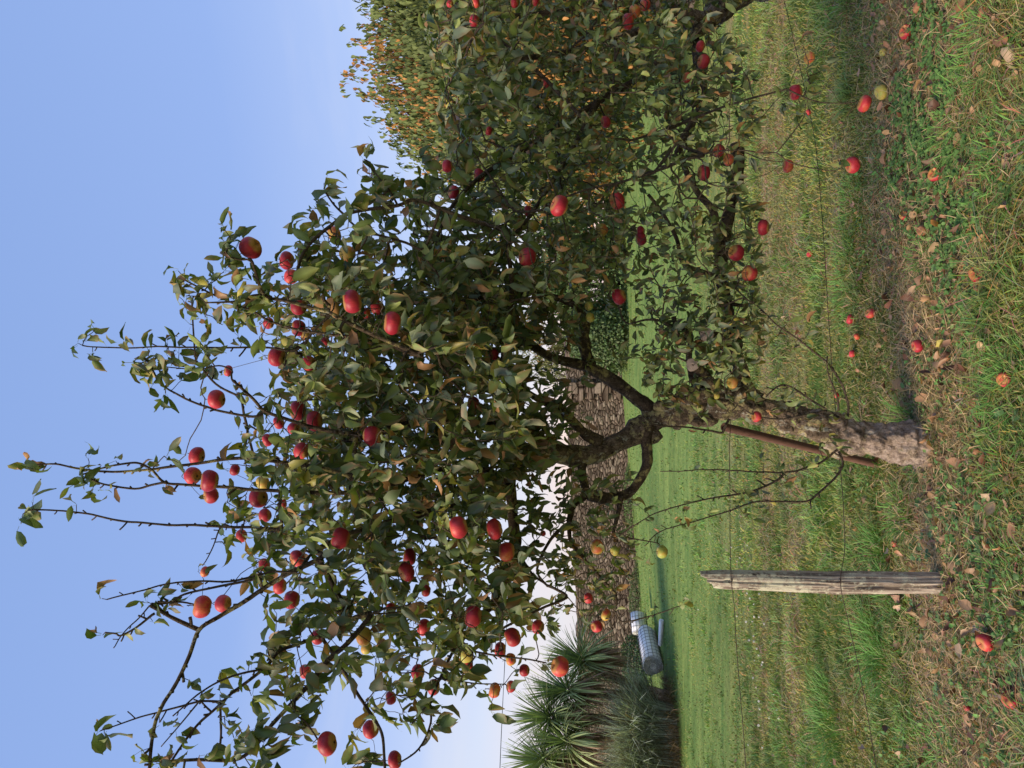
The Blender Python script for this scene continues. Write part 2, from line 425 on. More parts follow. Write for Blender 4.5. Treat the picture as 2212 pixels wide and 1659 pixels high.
# ------------------------------------------------------------------ grass
def scatter(n, y0, y1, dens=None):
    """points on the ground, even per square metre inside the view wedge (with a margin to the sides)"""
    y = np.sqrt(rng.uniform(y0 ** 2, y1 ** 2, n)); x = rng.uniform(-.66, .66, n) * (y + 0.6)
    return x, y
def gpos(x, y): return np.stack([x, y, gz(x, y) - 0.012], -1)
mb = MB()
def grass(n, y0, y1, h0, h1, w, tall=0.0):
    x, y = scatter(n, y0, y1)
    dry, band = turf(x, y)
    s = y - fence_y(x)
    p = np.stack([x, y, 0 * x], -1)
    cl = fbm(p * 3.2, 3, 71); cl2 = fbm(p * 1.1, 3, 81)
    keep = rng.random(n) < np.clip(1.15 - 0.40 * band + 0.5 * (cl - .5), 0.25, 1)
    isdry = rng.random(n) < dry * 0.85
    lush = smooth(.52, .66, cl) * (1 - band)
    h = rng.uniform(h0, h1, n) * (0.65 + 1.1 * lush + 0.5 * smooth(-.3, -.9, s)) * (0.8 + .8 * cl2)
    h = np.where(s > 0.5, h * 0.85, h)
    lean = rng.uniform(0.2, 1.5, n) + isdry * rng.uniform(0.4, 2.2, n) + 1.1 * band * rng.random(n)
    gcol = np.stack([rng.uniform(.115, .235, n), rng.uniform(.19, .325, n), rng.uniform(.04, .10, n)], -1)
    gcol = gcol * (0.30 + 1.25 * cl2)[:, None] * np.where(s < -.4, .88, 1.0)[:, None]
    gcol[:, 0] *= (1.0 + 0.45 * (1 - lush)) * np.where(s > 0.5, .98, .92)
    dcol = np.stack([rng.uniform(.20, .50, n), rng.uniform(.15, .37, n), rng.uniform(.07, .20, n)], -1)
    C = np.where(isdry[:, None], dcol, gcol)
    az = rng.uniform(0, 2 * math.pi, n)
    k = keep
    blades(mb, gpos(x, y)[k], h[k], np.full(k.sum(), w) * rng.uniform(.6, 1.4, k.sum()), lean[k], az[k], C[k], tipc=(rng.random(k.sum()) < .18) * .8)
grass(105000, 2.3, 5.0, .030, .065, .0052)
grass(60000, 5.0, 8.0, .035, .065, .0065)
grass(42000, 8.0, 13.0, .03, .055, .011)
grass(32000, 13.0, 24.0, .03, .05, .018)
def weeds(n, y0, y1):
    x, y = scatter(n, y0, y1); s = y - fence_y(x); dry, band = turf(x, y)
    pn = fbm(np.stack([x, y, 0 * x], -1) * 2.4, 3, 171)
    k = (rng.random(n) < smooth(.42, .6, pn)) & (rng.random(n) < np.where(s < -.1, 1, .35)); x, y = x[k], y[k]; m_ = len(x)
    az = rng.uniform(0, 6.28, m_); dv = np.stack([np.cos(az), np.sin(az), rng.uniform(.0, .8, m_)], -1)
    C = np.array([.10, .19, .055]) * rng.uniform(.5, 1.5, (m_, 1)) * rng.uniform(.85, 1.15, (m_, 3))
    L_ = rng.uniform(.014, .034, m_)
    leaves(mb, np.stack([x, y, gz(x, y) + rng.uniform(.008, .035, m_)], -1), dv, norm(np.array([0, -.2, 1.0]) + rng.normal(0, .45, (m_, 3))), L_, L_ * rng.uniform(.4, .8, m_), rng.uniform(-.5, 1.4, m_), rng.uniform(0, .7, m_), C, C * .8, np.zeros(m_))
weeds(14000, 2.4, 4.8)
def straw(n, y0, y1):
    x, y = scatter(n, y0, y1); dry, band = turf(x, y); k = rng.random(n) < (.9 * band + .12); x, y = x[k], y[k]; m_ = len(x)
    az = rng.uniform(0, 6.28, m_); dv = np.stack([np.cos(az), np.sin(az), rng.normal(.12, .2, m_)], -1)
    C = np.array([.42, .31, .18]) * rng.uniform(.5, 1.35, (m_, 1)); L_ = rng.uniform(.03, .11, m_)
    leaves(mb, np.stack([x, y, gz(x, y) + rng.uniform(.006, .03, m_)], -1), dv, norm(np.array([0, -.2, 1.0]) + rng.normal(0, .5, (m_, 3))), L_, np.full(m_, .0028), rng.uniform(-1.2, 1.2, m_), np.full(m_, .2), C, C * .8, np.zeros(m_))
straw(34000, 2.5, 5.0)
# long tufts traced from the photograph
def tuft(u, v, rad, n, h, col, lean=(0.4, 1.6), w=.0045, az=None):
    g = G(u, v)
    a = rng.uniform(0, 2 * math.pi, n); r = rad * np.sqrt(rng.random(n))
    x = g[0] + r * np.cos(a); y = g[1] + r * np.sin(a)
    A = a + rng.normal(0, .6, n) if az is None else az + rng.normal(0, .7, n)
    blades(mb, gpos(x, y), rng.uniform(.4, 1.0, n) * h, rng.uniform(.7, 1.3, n) * w, rng.uniform(*lean, n), A,
           np.array(col) * rng.uniform(.7, 1.25, (n, 1)), tipc=(rng.random(n) < .12) * .6)
for u, v, r, n, h in ((1900, 1200, .16, 260, .17), (1925, 1290, .12, 160, .14), (1890, 1395, .17, 260, .20), (1915, 1440, .14, 180, .17), (1790, 1560, .30, 420, .17),
                      (1700, 1620, .3, 320, .13), (1960, 905, .07, 110, .15), (2160, 60, .25, 500, .13), (2080, 250, .2, 420, .12), (2190, 330, .2, 360, .12),
                      (2150, 440, .15, 300, .10), (2190, 700, .22, 420, .12), (2200, 850, .2, 420, .12), (1840, 450, .25, 360, .09), (1830, 620, .3, 420, .09),
                      (1950, 1110, .13, 200, .12), (2000, 560, .12, 160, .10), (2195, 1000, .2, 300, .10), (2205, 1300, .2, 280, .10), (1980, 1620, .2, 260, .10),
                      (1770, 1090, .25, 260, .11), (1880, 1010, .2, 240, .09), (1960, 1350, .15, 160, .09), (1985, 1005, .07, 90, .09), (1990, 900, .08, 90, .09), (2012, 960, .10, 90, .06), (1640, 1010, .4, 260, .12), (2040, 1630, .2, 220, .11)):
    tuft(u, v, r, n, h, (.12, .26, .055))
for u, v, r, n, h in ((2000, 700, .3, 420, .07), (2020, 850, .3, 420, .07), (2050, 1010, .25, 300, .07), (2060, 1270, .22, 340, .07), (2050, 1160, .2, 200, .06), (2080, 1560, .25, 300, .07),
                      (1990, 480, .2, 240, .07), (1850, 1480, .10, 120, .07), (2040, 930, .2, 260, .09)):
    tuft(u, v, r, n, h, (.36, .27, .14), (1.0, 3.2), .0034)
tag(link('grass', mb.mesh('grass', M_blade)), kind='stuff')

# clover and broad little weeds: small round leaflets in threes
mb = MB()
def discs(mb, c, r, nrm, C):
    n = len(c); a = norm(np.cross(nrm, np.array([0.3, 0.2, 1.0]) + rng.normal(0, .3, (n, 3)))); bb = np.cross(norm(nrm), a)
    th = np.linspace(0, 2 * math.pi, 6, endpoint=False)
    V = c[:, None] + (a[:, None] * np.cos(th)[None, :, None] + bb[:, None] * np.sin(th)[None, :, None]) * r[:, None, None]
    V = V + norm(nrm)[:, None] * (np.abs(np.sin(th))[None, :, None] * 0.25 * r[:, None, None])
    o = np.arange(n)[:, None] * 6
    Q = np.concatenate([o + [0, 1, 2, 3], o + [0, 3, 4, 5]])
    mb.add(V.reshape(-1, 3), Q, None, np.repeat(C, 6, 0))
def clover(u, v, rad, n, r=.0085, col=(.095, .19, .05), hh=(.02, .055), stretch=1.0):
    g = G(u, v); a = rng.uniform(0, 6.28, n); q = rad * np.sqrt(rng.random(n))
    x = g[0] + q * np.cos(a) * stretch; y = g[1] + q * np.sin(a)
    c = gpos(x, y) + np.array([0, 0, 1]) * rng.uniform(*hh, n)[:, None]
    for k in range(3):
        an = rng.uniform(0, .4) + k * 2.094
        off = np.array([math.cos(an), math.sin(an), 0]) * r * 1.05
        nrm = norm(np.array([0, -.35, 1.0]) + rng.normal(0, .35, (n, 3)))
        discs(mb, c + off, rng.uniform(.8, 1.15, n) * r, nrm, np.array(col) * rng.uniform(.65, 1.25, (n, 1)))
for u, v, r, n in ((1960, 210, .14, 150), (1985, 265, .15, 150), (2005, 310, .12, 100), (1950, 360, .12, 90), (2060, 190, .15, 110), (2040, 110, .16, 150), (2010, 40, .14, 120),
                   (2080, 330, .12, 80), (2050, 400, .14, 90), (1990, 430, .18, 80), (2055, 500, .16, 110), (2100, 480, .14, 70), (2060, 620, .16, 60), (2120, 690, .16, 60),
                   (2110, 1230, .25, 20), (2150, 1330, .25, 25), (2150, 1440, .25, 25), (2100, 1610, .25, 20), (2180, 1560, .25, 20), (2080, 1120, .25, 25), (2130, 1000, .2, 20)):
    clover(u, v, r, n)
for u, v in ((2050, 560), (2170, 330), (1990, 380), (2110, 600), (2120, 1290), (2040, 1110), (2020, 1330), (2190, 1400), (2070, 1480), (2130, 1180), (2000, 1180), (2170, 900)):
    clover(u, v, .22, 18, .011, (.10, .19, .07), (.01, .05))
tag(link('clover', mb.mesh('clover', M_blade)), kind='stuff')

# ------------------------------------------------------------------ white clover flowers in the lawn beyond the post
fm, nt, b = mat('white_petals'); b.inputs['Base Color'].default_value = (.78, .77, .70, 1); b.inputs['Roughness'].default_value = .7
flm = MB()
n = 34
i_ = np.arange(n) + .5; ph = np.arccos(1 - 2 * i_ / n); th = np.pi * (1 + 5 ** .5) * i_
dv = np.stack([np.cos(th) * np.sin(ph), np.sin(th) * np.sin(ph), np.cos(ph)], -1)
leaves(flm, dv * .004 + [0, 0, .065], dv, np.cross(dv, [0.2, 1, .1]), np.full(n, .010), np.full(n, .0055), np.full(n, -.5), np.full(n, .4), np.full((n, 3), .78), np.full((n, 3), .7), np.zeros(n))
fl_me = flm.mesh('flower_head', fm)
st = MB(); tube(st, [[0, 0, -.01], [.004, 0, .03], [0, 0, .066]], [.0016, .0014, .0012], 5, C=(.09, .19, .05)); st_me = st.mesh('flower_stem', M_blade)
for k, (a, c_) in enumerate(((555, 310), (460, 315), (510, 265), (510, 385), (495, 400), (450, 380), (467, 458), (484, 468), (497, 460), (560, 600), (580, 630), (640, 600), (595, 660), (635, 745), (603, 745),
                 (595, 770), (560, 770), (670, 785), (490, 735), (600, 860), (605, 885), (575, 880), (625, 935), (630, 980), (600, 1010), (655, 1012), (650, 1028), (600, 1115), (610, 1170),
                 (635, 1250), (640, 1300), (720, 1205), (740, 1305), (705, 1355), (755, 1360), (640, 1405), (560, 1520), (650, 1540), (300, 500), (330, 240), (250, 700))):
    g = G(1426 + a * .3551, 1069.8 + c_ * .3551)
    f = tag(link('clover_flower', fl_me, None, g), 'small white clover flower head in the lawn beyond the wooden post', 'flower', 'white clover flowers dotting the lawn')
    f.rotation_euler = (random.uniform(-.2, .2), random.uniform(-.2, .2), random.uniform(0, 6)); f.scale = [random.uniform(.6, .95)] * 3
    s_ = bpy.data.objects.new('stem', st_me); COL.objects.link(s_); s_.parent = f

# ------------------------------------------------------------------ stone wall
def stone_material(name, tint=(1, 1, 1), sc=(4.6, 4.6, 13.0)):
    m, nt, b = mat(name)
    tcn = N(nt, 'ShaderNodeTexCoord')
    nd = N(nt, 'ShaderNodeTexNoise', Scale=1.6, Detail=3.0)
    mpn = N(nt, 'ShaderNodeMapping'); mpn.inputs['Scale'].default_value = sc
    nt.links.new(tcn.outputs['Object'], nd.inputs['Vector']); nt.links.new(tcn.outputs['Object'], mpn.inputs[0])
    dm = mixc(nt, 0.10, mpn.outputs[0], nd.outputs['Color'], 'ADD')
    v1 = N(nt, 'ShaderNodeTexVoronoi', Scale=1.0); v2 = N(nt, 'ShaderNodeTexVoronoi', Scale=1.0); v2.feature = 'DISTANCE_TO_EDGE'
    nt.links.new(dm, v1.inputs['Vector']); nt.links.new(dm, v2.inputs['Vector'])
    sp_ = N(nt, 'ShaderNodeSeparateColor'); nt.links.new(v1.outputs['Color'], sp_.inputs[0])
    base = rampn(nt, sp_.outputs[0], [(0, (.095, .07, .053)), (.35, (.155, .117, .09)), (.7, (.22, .168, .132)), (1, (.33, .27, .215))])
    base = mixc(nt, 1.0, base, tint, 'MULTIPLY')
    gap = rampn(nt, v2.outputs['Distance'], [(0.02, (.10, .085, .07)), (0.12, (1, 1, 1))])
    c = mixc(nt, 1.0, base, gap, 'MULTIPLY')
    nz2 = N(nt, 'ShaderNodeTexNoise', Scale=12.0, Detail=6.0, Roughness=.7); nt.links.new(tcn.outputs['Object'], nz2.inputs['Vector'])
    c = mixc(nt, 1.0, c, rampn(nt, nz2.outputs['Fac'], [(.3, (.7, .7, .7)), (.7, (1.25, 1.25, 1.2))]), 'MULTIPLY')
    nt.links.new(c, b.inputs['Base Color']); b.inputs['Roughness'].default_value = .95; b.inputs['Specular IOR Level'].default_value = .1
    bp = N(nt, 'ShaderNodeBump', Strength=1.0, Distance=.05); nt.links.new(v2.outputs['Distance'], bp.inputs['Height']); nt.links.new(bp.outputs[0], b.inputs['Normal'])
    return m
M_stone = stone_material('dry_stone')
M_stone_pale = stone_material('pale_quoin', (1.1, 1.08, 1.08), (1.6, 1.6, 3.0))
WY = 25.0
def at_wall(u, v, y=WY):
    d = D(u, v); return CAMP + d * (y / d[1])
w_r = at_wall(1224, 800); w_l = at_wall(1250, 1420)
def wall_top(x):
    k = (w_r[2] - w_l[2]) / (w_r[0] - w_l[0]); return w_l[2] + k * (x - w_l[0])
mb = MB()
xs = np.arange(w_l[0] - 7.5, w_r[0] + 2.2, .085); zs = np.linspace(0, 1, 30)
XX, TT = np.meshgrid(xs, zs)
ztop = wall_top(XX) + .07 * (fbm(np.stack([XX.ravel() * 4, XX.ravel() * 0, 0 * XX.ravel()], -1), 3, 3).reshape(XX.shape) - .5) * 2
zb = gz(XX, XX * 0 + WY) - .15
ZZ = zb + (ztop - zb) * TT
def facing(yb, sgn, sd):
    q = np.stack([XX * 2.6, ZZ * 9, 0 * XX], -1).reshape(-1, 3)
    return yb + sgn * .05 * (vnoise(q, sd) + .5 * vnoise(q * 2.1, sd + 1)).reshape(XX.shape)
ny, nx = XX.shape
ii = np.arange(ny - 1)[:, None] * nx + np.arange(nx - 1)[None]
Qf = np.stack([ii, ii + 1, ii + nx + 1, ii + nx], -1).reshape(-1, 4)
YF = facing(WY, -1, 4); YB = facing(WY + .45, 1, 6)
mb.add(np.stack([XX, YF, ZZ], -1), Qf); mb.add(np.stack([XX, YB, ZZ], -1), Qf[:, ::-1])
tp = np.stack([XX[-1], YF[-1], ZZ[-1]], -1); tb = np.stack([XX[-1], YB[-1], ZZ[-1]], -1)
mid = (tp + tb) / 2 + [0, 0, .05]
k = np.arange(nx - 1)
mb.add(np.vstack([tp, mid, tb]), np.concatenate([np.stack([k, k + 1, k + nx + 1, k + nx], -1), np.stack([k + nx, k + nx + 1, k + 2 * nx + 1, k + 2 * nx], -1)]))
for e in (0, -1):
    ec = np.stack([np.stack([XX[:, e], YF[:, e], ZZ[:, e]], -1), np.stack([XX[:, e], YB[:, e], ZZ[:, e]], -1)], 1).reshape(-1, 3)
    j = np.arange(ny - 1) * 2
    mb.add(ec, np.stack([j, j + 1, j + 3, j + 2], -1))
wall = empty('stone_wall', (float((w_l[0] + w_r[0]) / 2), WY, float(gz((w_l[0] + w_r[0]) / 2, WY))), 'long grey-brown dry stone wall across the far side of the lawn', 'wall')
link('wall_face', mb.mesh('wall_face', M_stone), wall)
mb = MB()
xp = at_wall(1300, 845)[0]
z = float(gz(xp, WY)) + .05; k = 0
while z < wall_top(xp) - .12:
    h = random.uniform(.16, .26); wd = (.62, .34)[k % 2] * random.uniform(.85, 1.1)
    n0 = mb.n
    box(mb, (xp + (.0, .1)[k % 2], WY - .02, z + h / 2), wd, .26, h - .03, random.uniform(-.03, .03))
    z += h; k += 1
link('quoin', mb.mesh('quoin', M_stone_pale, False), wall)

# ------------------------------------------------------------------ bushes, hedge, trees behind (each a thing of its own)
def bush_points(n, c, r, shell=.55, up=True):
    """points in lumpy ellipsoid c with radii r, mostly near its surface"""
    d = norm(rng.normal(0, 1, (n, 3)))
    if up: d[:, 2] = np.abs(d[:, 2]) * np.where(rng.random(n) < .9, 1, -.3)
    rad = (shell + (1 - shell) * rng.random(n) ** .5)
    lump = 0.80 + 0.42 * fbm(d * 2.2 + np.array(c), 3, int(abs(c[0]) * 10) % 50)
    return np.array(c) + d * (rad * lump)[:, None] * np.array(r), d
def leafcloud(mb, pts, outd, L, W, col, var=.3, droop=.5, brown=0.0, bcol=(.30, .15, .05)):
    n = len(pts)
    dv = norm(outd * .6 + rng.normal(0, .6, (n, 3)) + np.array([0, 0, -droop]))
    nr = norm(outd + rng.normal(0, .6, (n, 3)) + np.array([0, 0, .4]))
    C = np.array(col) * rng.uniform(1 - var, 1 + var, (n, 1)) * rng.uniform(.9, 1.1, (n, 3))
    isb = rng.random(n) < brown
    C[isb] = np.array(bcol) * rng.uniform(.6, 1.3, (isb.sum(), 1))
    leaves(mb, pts, dv, nr, L * rng.uniform(.6, 1.2, n), W * rng.uniform(.7, 1.2, n), rng.uniform(.1, 1, n), rng.uniform(0, .5, n), C, C * .8, np.zeros(n))
def shrub(name, base, r, n, L, W, col, label, cat='shrub', group=None, brown=0, fm=None, shell=.6):
    o = empty(name, base, label, cat, group)
    c = np.array([base[0], base[1], base[2] + r[2] * .1])
    pts, d = bush_points(n, c, r, shell)
    mb = MB(); leafcloud(mb, pts, d, L, W, col, brown=brown)
    link('foliage', mb.mesh('shrub_foliage', fm or M_far), o)
    mb = MB()
    for k in range(7):
        a = k * .9; e = c + np.array([math.cos(a) * r[0] * .6, math.sin(a) * r[1] * .6, r[2] * .7])
        tube(mb, catmull([np.array(base) + [0, 0, -.05], (np.array(base) + e) / 2 + [0, 0, .1 * r[2]], e], 4), np.linspace(.03, .008, 9), 5)
    link('stem', mb.mesh('shrub_stem', M_twig), o)
    return o
def gw(u, v, y):
    q = at_wall(u, v, y); return np.array([q[0], y, float(gz(q[0], y))])
shrub('rounded_shrub', gw(1330, 735, 22.5), (1.0, .9, 1.75), 8000, .11, .06, (.09, .135, .055), 'tall rounded dark green clipped shrub at the end of the stone wall', shell=.6)
hedge_lab = ['dark green bush beyond the lawn, next after the rounded clipped shrub', 'dark bush beyond the lawn, second from the rounded clipped shrub', 'dark bush beyond the lawn, behind the nearer apple tree crown', 'dark bush beyond the lawn, farthest towards the top edge of the picture']
for k, (uu, vv, yy, r) in enumerate(((1330, 610, 23.5, (1.7, 1.2, 2.3)), (1330, 440, 24, (2.0, 1.4, 2.6)), (1330, 240, 23, (2.3, 1.5, 2.6)), (1330, 60, 22, (2.2, 1.5, 3.0)))):
    shrub('hedge_bush', gw(uu, vv, yy), r, 7000, .13, .08, (.075, .12, .04), hedge_lab[k], 'bush', 'bushes behind the far lawn', brown=.05)
shrub('wall_shrub', gw(1372, 1430, 21.0), (.9, .5, .75), 2600, .07, .05, (.045, .085, .03), 'low dark ivy bush behind the white roll below the palms')
shrub('wall_weed', gw(1385, 1290, 23.6), (1.2, .5, .33), 1600, .06, .03, (.085, .12, .05), 'low grey-green weeds growing along the foot of the stone wall', 'weeds')
shrub('wall_weed', gw(1385, 1080, 24.0), (1.3, .4, .26), 1200, .06, .03, (.09, .15, .05), 'low green weeds at the wall foot seen under the gnarled limb', 'weeds')

def tree(name, label, base, top, crown_c, crown_r, nblob, ncl, L, W, col, brown=0, droop=.6, bcol=(.3, .15, .05), cat='tree', blob=.32, perc=5, group=None, trunk_r=.2):
    o = empty(name, base, label, cat, group)
    crown_c = np.array(crown_c); crown_r = np.array(crown_r)
    d = norm(rng.normal(0, 1, (nblob, 3)) + [0, -.35, .2]); bc = crown_c + d * crown_r * rng.uniform(.55, .85, (nblob, 1))
    br = crown_r.mean() * blob * rng.uniform(.7, 1.25, nblob)
    mb = MB(); allp = []; alld = []
    for k in range(nblob):
        dd = norm(rng.normal(0, 1, (ncl, 3))); allp.append(bc[k] + dd * br[k] * rng.uniform(.55, 1.1, (ncl, 1)) * [1, 1, .8]); alld.append(norm(dd + d[k]))
    p = np.concatenate(allp); dd = np.concatenate(alld)
    pp = np.repeat(p, perc, 0) + rng.normal(0, L * .3, (len(p) * perc, 3)); dp = norm(np.repeat(dd, perc, 0) + rng.normal(0, .5, (len(p) * perc, 3)))
    tone = 1 + .5 * (fbm(pp * 1.3, 2, 77) - .5)
    n = len(pp)
    dv = norm(dp * .7 + np.array([0, 0, -droop])); nr = norm(dp + np.array([0, 0, .8]))
    fb = fbm(pp * .55, 2, 99)
    C = np.array(col) * tone[:, None] * rng.uniform(.7, 1.3, (n, 1))
    isb = rng.random(n) < brown * smooth(.35, .65, fb) * 1.6
    C[isb] = np.array(bcol) * rng.uniform(.5, 1.3, (isb.sum(), 1))
    leaves(mb, pp, dv, nr, L * rng.uniform(.7, 1.2, n), W * rng.uniform(.7, 1.2, n), rng.uniform(.3, 1.2, n), rng.uniform(0, .5, n), C, C * .8, np.zeros(n))
    link('crown', mb.mesh('crown', M_far), o)
    mb = MB(); b0 = np.array(base, float) - [0, 0, .1]; t0 = np.array(top, float)
    tube(mb, catmull([b0, (b0 + t0) / 2 + [.1, 0, 0], t0, crown_c + crown_r * [0, 0, .6]], 6), np.linspace(trunk_r, trunk_r * .25, 19), 12, .15, 6)
    link('trunk', mb.mesh('trunk', M_bark), o)
    mb = MB()
    for k in range(nblob):
        m0 = t0 + (crown_c - t0) * random.uniform(0, .8)
        tube(mb, catmull([m0, (m0 + bc[k]) / 2 + [0, 0, .15], bc[k]], 4), np.linspace(trunk_r * .35, .015, 9), 6)
    link('limb', mb.mesh('limb', M_bark), o)
    return o
cc = P(1085, 30, 13.0)
tree('chestnut_tree', 'large horse chestnut tree with browning autumn leaves, rising behind the apple tree', (cc[0], cc[1], float(gz(cc[0], cc[1]))), (cc[0], cc[1], 1.8), cc + [0, 0, -.1], (4.3, 3.0, 2.85),
     210, 84, .115, .048, (.105, .135, .042), .42, 1.0, (.33, .165, .05), 'tree', .25, 5, trunk_r=.3)
c2 = P(1185, 735, 31)
tree('distant_tree', 'distant feathery tree seen through the gap between the apple limbs', (c2[0], c2[1], float(gz(c2[0], c2[1]))), (c2[0], c2[1], 2.4), c2, (2.0, 1.8, 1.5), 26, 30, .16, .05, (.12, .13, .05), .2, .8, cat='tree', trunk_r=.16)
c3 = P(1205, 560, 32)
tree('distant_tree', 'distant broad tree behind the bushes, mostly hidden by the apple trees', (c3[0], c3[1], float(gz(c3[0], c3[1]))), (c3[0], c3[1], 2.2), c3, (2.6, 2, 2.0), 26, 40, .2, .08, (.06, .085, .03), .1, .6, cat='tree', trunk_r=.2)

# ------------------------------------------------------------------ spiky palms
def palm(base_uvd, heads, label, d):
    b = P(*base_uvd, d); b[2] = float(gz(b[0], b[1]))
    o = empty('spiky_palm', b, label, 'palm', 'spiky palms beside the lawn')
    for hu, hv, hd, R, nn, dead in heads:
        c = P(hu, hv, hd)
        mb = MB()
        tube(mb, catmull([b + [random.uniform(-.1, .1), 0, -.1], (b + c) / 2 + [random.uniform(-.15, .15), 0, -.1], c], 6), np.linspace(.13, .09, 13), 10, .2, 12)
        link('trunk', mb.mesh('palm_trunk', M_bark), o)
        mb = MB()
        def sword(n, el0, el1, L0, L1, W_, col, cv):
            az = rng.uniform(0, 2 * math.pi, n); el = rng.uniform(el0, el1, n)
            dv = np.stack([np.cos(el) * np.cos(az), np.cos(el) * np.sin(az), np.sin(el)], -1)
            nr = np.stack([-np.sin(el) * np.cos(az), -np.sin(el) * np.sin(az), np.cos(el)], -1) + rng.normal(0, .15, (n, 3))
            L_ = rng.uniform(L0, L1, n) * R
            C = np.array(col) * rng.uniform(.6, 1.35, (n, 1))
            leaves(mb, c + dv * .05, dv, nr, L_, np.full(n, W_), rng.uniform(.1, 1.0, n) * cv * (1.2 - np.sin(el)), rng.uniform(.2, .6, n), C, np.array([.25, .24, .12]), (rng.random(n) < .2) * .5)
        sword(int(nn * .55), .15, 1.5, .75, 1.05, .034, (.18, .25, .10), .7)
        sword(int(nn * .45), -.7, .35, .8, 1.1, .036, (.27, .33, .14), 1.3)
        link('leaf_crown', mb.mesh('palm_crown', M_sword), o)
        mb = MB()
        sword(dead, -1.45, -.75, .6, 1.15, .035, (.24, .15, .09), .3)
        link('dead_leaves', mb.mesh('palm_dead_leaves', M_sword), o)
palm((1440, 1515), ((1262, 1425, 16.2, .95, 260, 150), (1228, 1490, 15.7, .92, 260, 90)), 'spiky green palm nearest the stone wall, with drooping brown dead leaves', 15.9)
palm((1460, 1580), ((1192, 1550, 15.4, .92, 280, 110), (1225, 1600, 15.0, .85, 200, 90)), 'tall spiky green palm behind the grey ornamental grass', 15.3)
palm((1465, 1690), ((1180, 1640, 15.2, .92, 260, 90), (1200, 1710, 15.0, .8, 160, 60)), 'spiky green palm cut off by the bottom edge of the picture', 15.2)

def fountain(u, v, d, R, H, n, col, label):
    b = P(u, v, d); b[2] = float(gz(b[0], b[1])) - .02
    o = empty('ornamental_grass', b, label, 'ornamental grass', 'arching ornamental grass clumps')
    mb = MB(); a = rng.uniform(0, 6.28, n); r = R * .55 * np.sqrt(rng.random(n))
    base = b + np.stack([r * np.cos(a), r * np.sin(a), 0 * a], -1)
    h = H * rng.uniform(.45, 1.15, n); C = np.array(col) * rng.uniform(.25, 1.6, (n, 1))
    dr = rng.random(n) < .12; C[dr] = np.array([.26, .21, .12]) * rng.uniform(.6, 1.2, (dr.sum(), 1))
    blades(mb, base, h, rng.uniform(.012, .022, n), rng.uniform(.25, 1.25, n) * (.35 + .9 * r / R), a + rng.normal(0, .5, n), C, bend=2.1)
    link('blades', mb.mesh('ornamental_blades', M_blade), o)
    mb = MB(); m_ = 500; a = rng.uniform(0, 6.28, m_); r = R * np.sqrt(rng.random(m_))
    base = b + np.stack([r * np.cos(a), r * np.sin(a), 0 * a], -1)
    blades(mb, base, H * rng.uniform(.12, .4, m_), rng.uniform(.006, .014, m_), rng.uniform(.4, 2.5, m_), a + rng.normal(0, .7, m_), np.array([.16, .11, .06]) * rng.uniform(.5, 1.4, (m_, 1)), bend=1.5)
    link('dry_blades', mb.mesh('ornamental_dry', M_blade), o)
fountain(1440, 1545, 16.0, .8, 1.35, 2600, (.37, .41, .32), 'grey-green arching grass clump beside the white roll')
fountain(1452, 1590, 15.2, 1.1, 1.75, 3600, (.38, .42, .34), 'big grey-green arching grass clump in front of the palms')
fountain(1460, 1680, 14.8, 1.1, 1.75, 3000, (.37, .41, .32), 'grey-green arching grass clump cut by the bottom edge of the picture')

# ------------------------------------------------------------------ white rolls lying on the grass
wm, nt, b = mat('white_sheet'); b.inputs['Base Color'].default_value = (.88, .89, .90, 1); b.inputs['Roughness'].default_value = .45
wk, nt, b = mat('dark_wire'); b.inputs['Base Color'].default_value = (.03, .03, .035, 1); b.inputs['Roughness'].default_value = .6; b.inputs['Metallic'].default_value = .5
def sheet_roll(near, far, r, turns, label, mesh_wire=True, group=None):
    near = np.array(near, float); far = np.array(far, float); ax = norm(far - near); L = np.linalg.norm(far - near)
    sx = norm(np.cross(ax, [0, 0, 1])); up = np.cross(sx, ax)
    o = empty('white_roll', near, label, 'roll', group)
    th = np.linspace(0, turns * 2 * math.pi, int(turns * 28)); rr = np.linspace(r, r * .22, len(th)) * (1 + .05 * np.sin(th * 3.1))
    ring = lambda rad, t: near + ax * t + (sx[None] * np.cos(th)[:, None] + up[None] * np.sin(th)[:, None]) * rad[:, None]
    mb = MB(); m_ = len(th); ins = .05
    V = np.vstack([ring(rr, 0) + ax * (rng.uniform(0, 1, (m_, 1)) * .015), ring(rr, L), ring(rr - .022, L), ring(rr - .022, 0)])
    k = np.arange(m_ - 1)
    mb.add(V, np.concatenate([np.stack([k + a * m_, k + 1 + a * m_, k + 1 + ((a + 1) % 4) * m_, k + ((a + 1) % 4) * m_], -1) for a in range(4)]))
    link('sheet', mb.mesh('rolled_sheet', wm), o)
    if mesh_wire:
        mb = MB(); t2 = np.linspace(0, 2 * math.pi, 29)
        for t in np.linspace(.0, L, int(L / .17) + 2):
            q = near + ax * t + (sx[None] * np.cos(t2)[:, None] + up[None] * np.sin(t2)[:, None]) * (r + .012)
            tube(mb, q, .0035, 4, cap=False)
        for a in np.linspace(0, 2 * math.pi, 17)[:-1]:
            q = (sx * math.cos(a) + up * math.sin(a)) * (r + .012)
            tube(mb, [near + q, near + q + ax * L], .0035, 4)
        for q_ in range(1, int(turns) + 1):
            rr_ = r - (r * .68) * (q_ - .5) / turns
            q = near - ax * .004 + (sx[None] * np.cos(t2)[:, None] + up[None] * np.sin(t2)[:, None]) * rr_
            tube(mb, q, .0035, 4, cap=False)
        link('wire_mesh', mb.mesh('roll_wire_mesh', wk), o)
r_ = .24
g1 = G(1434, 1440); g2 = gw(1424, 1395, g1[1] + 1.5)
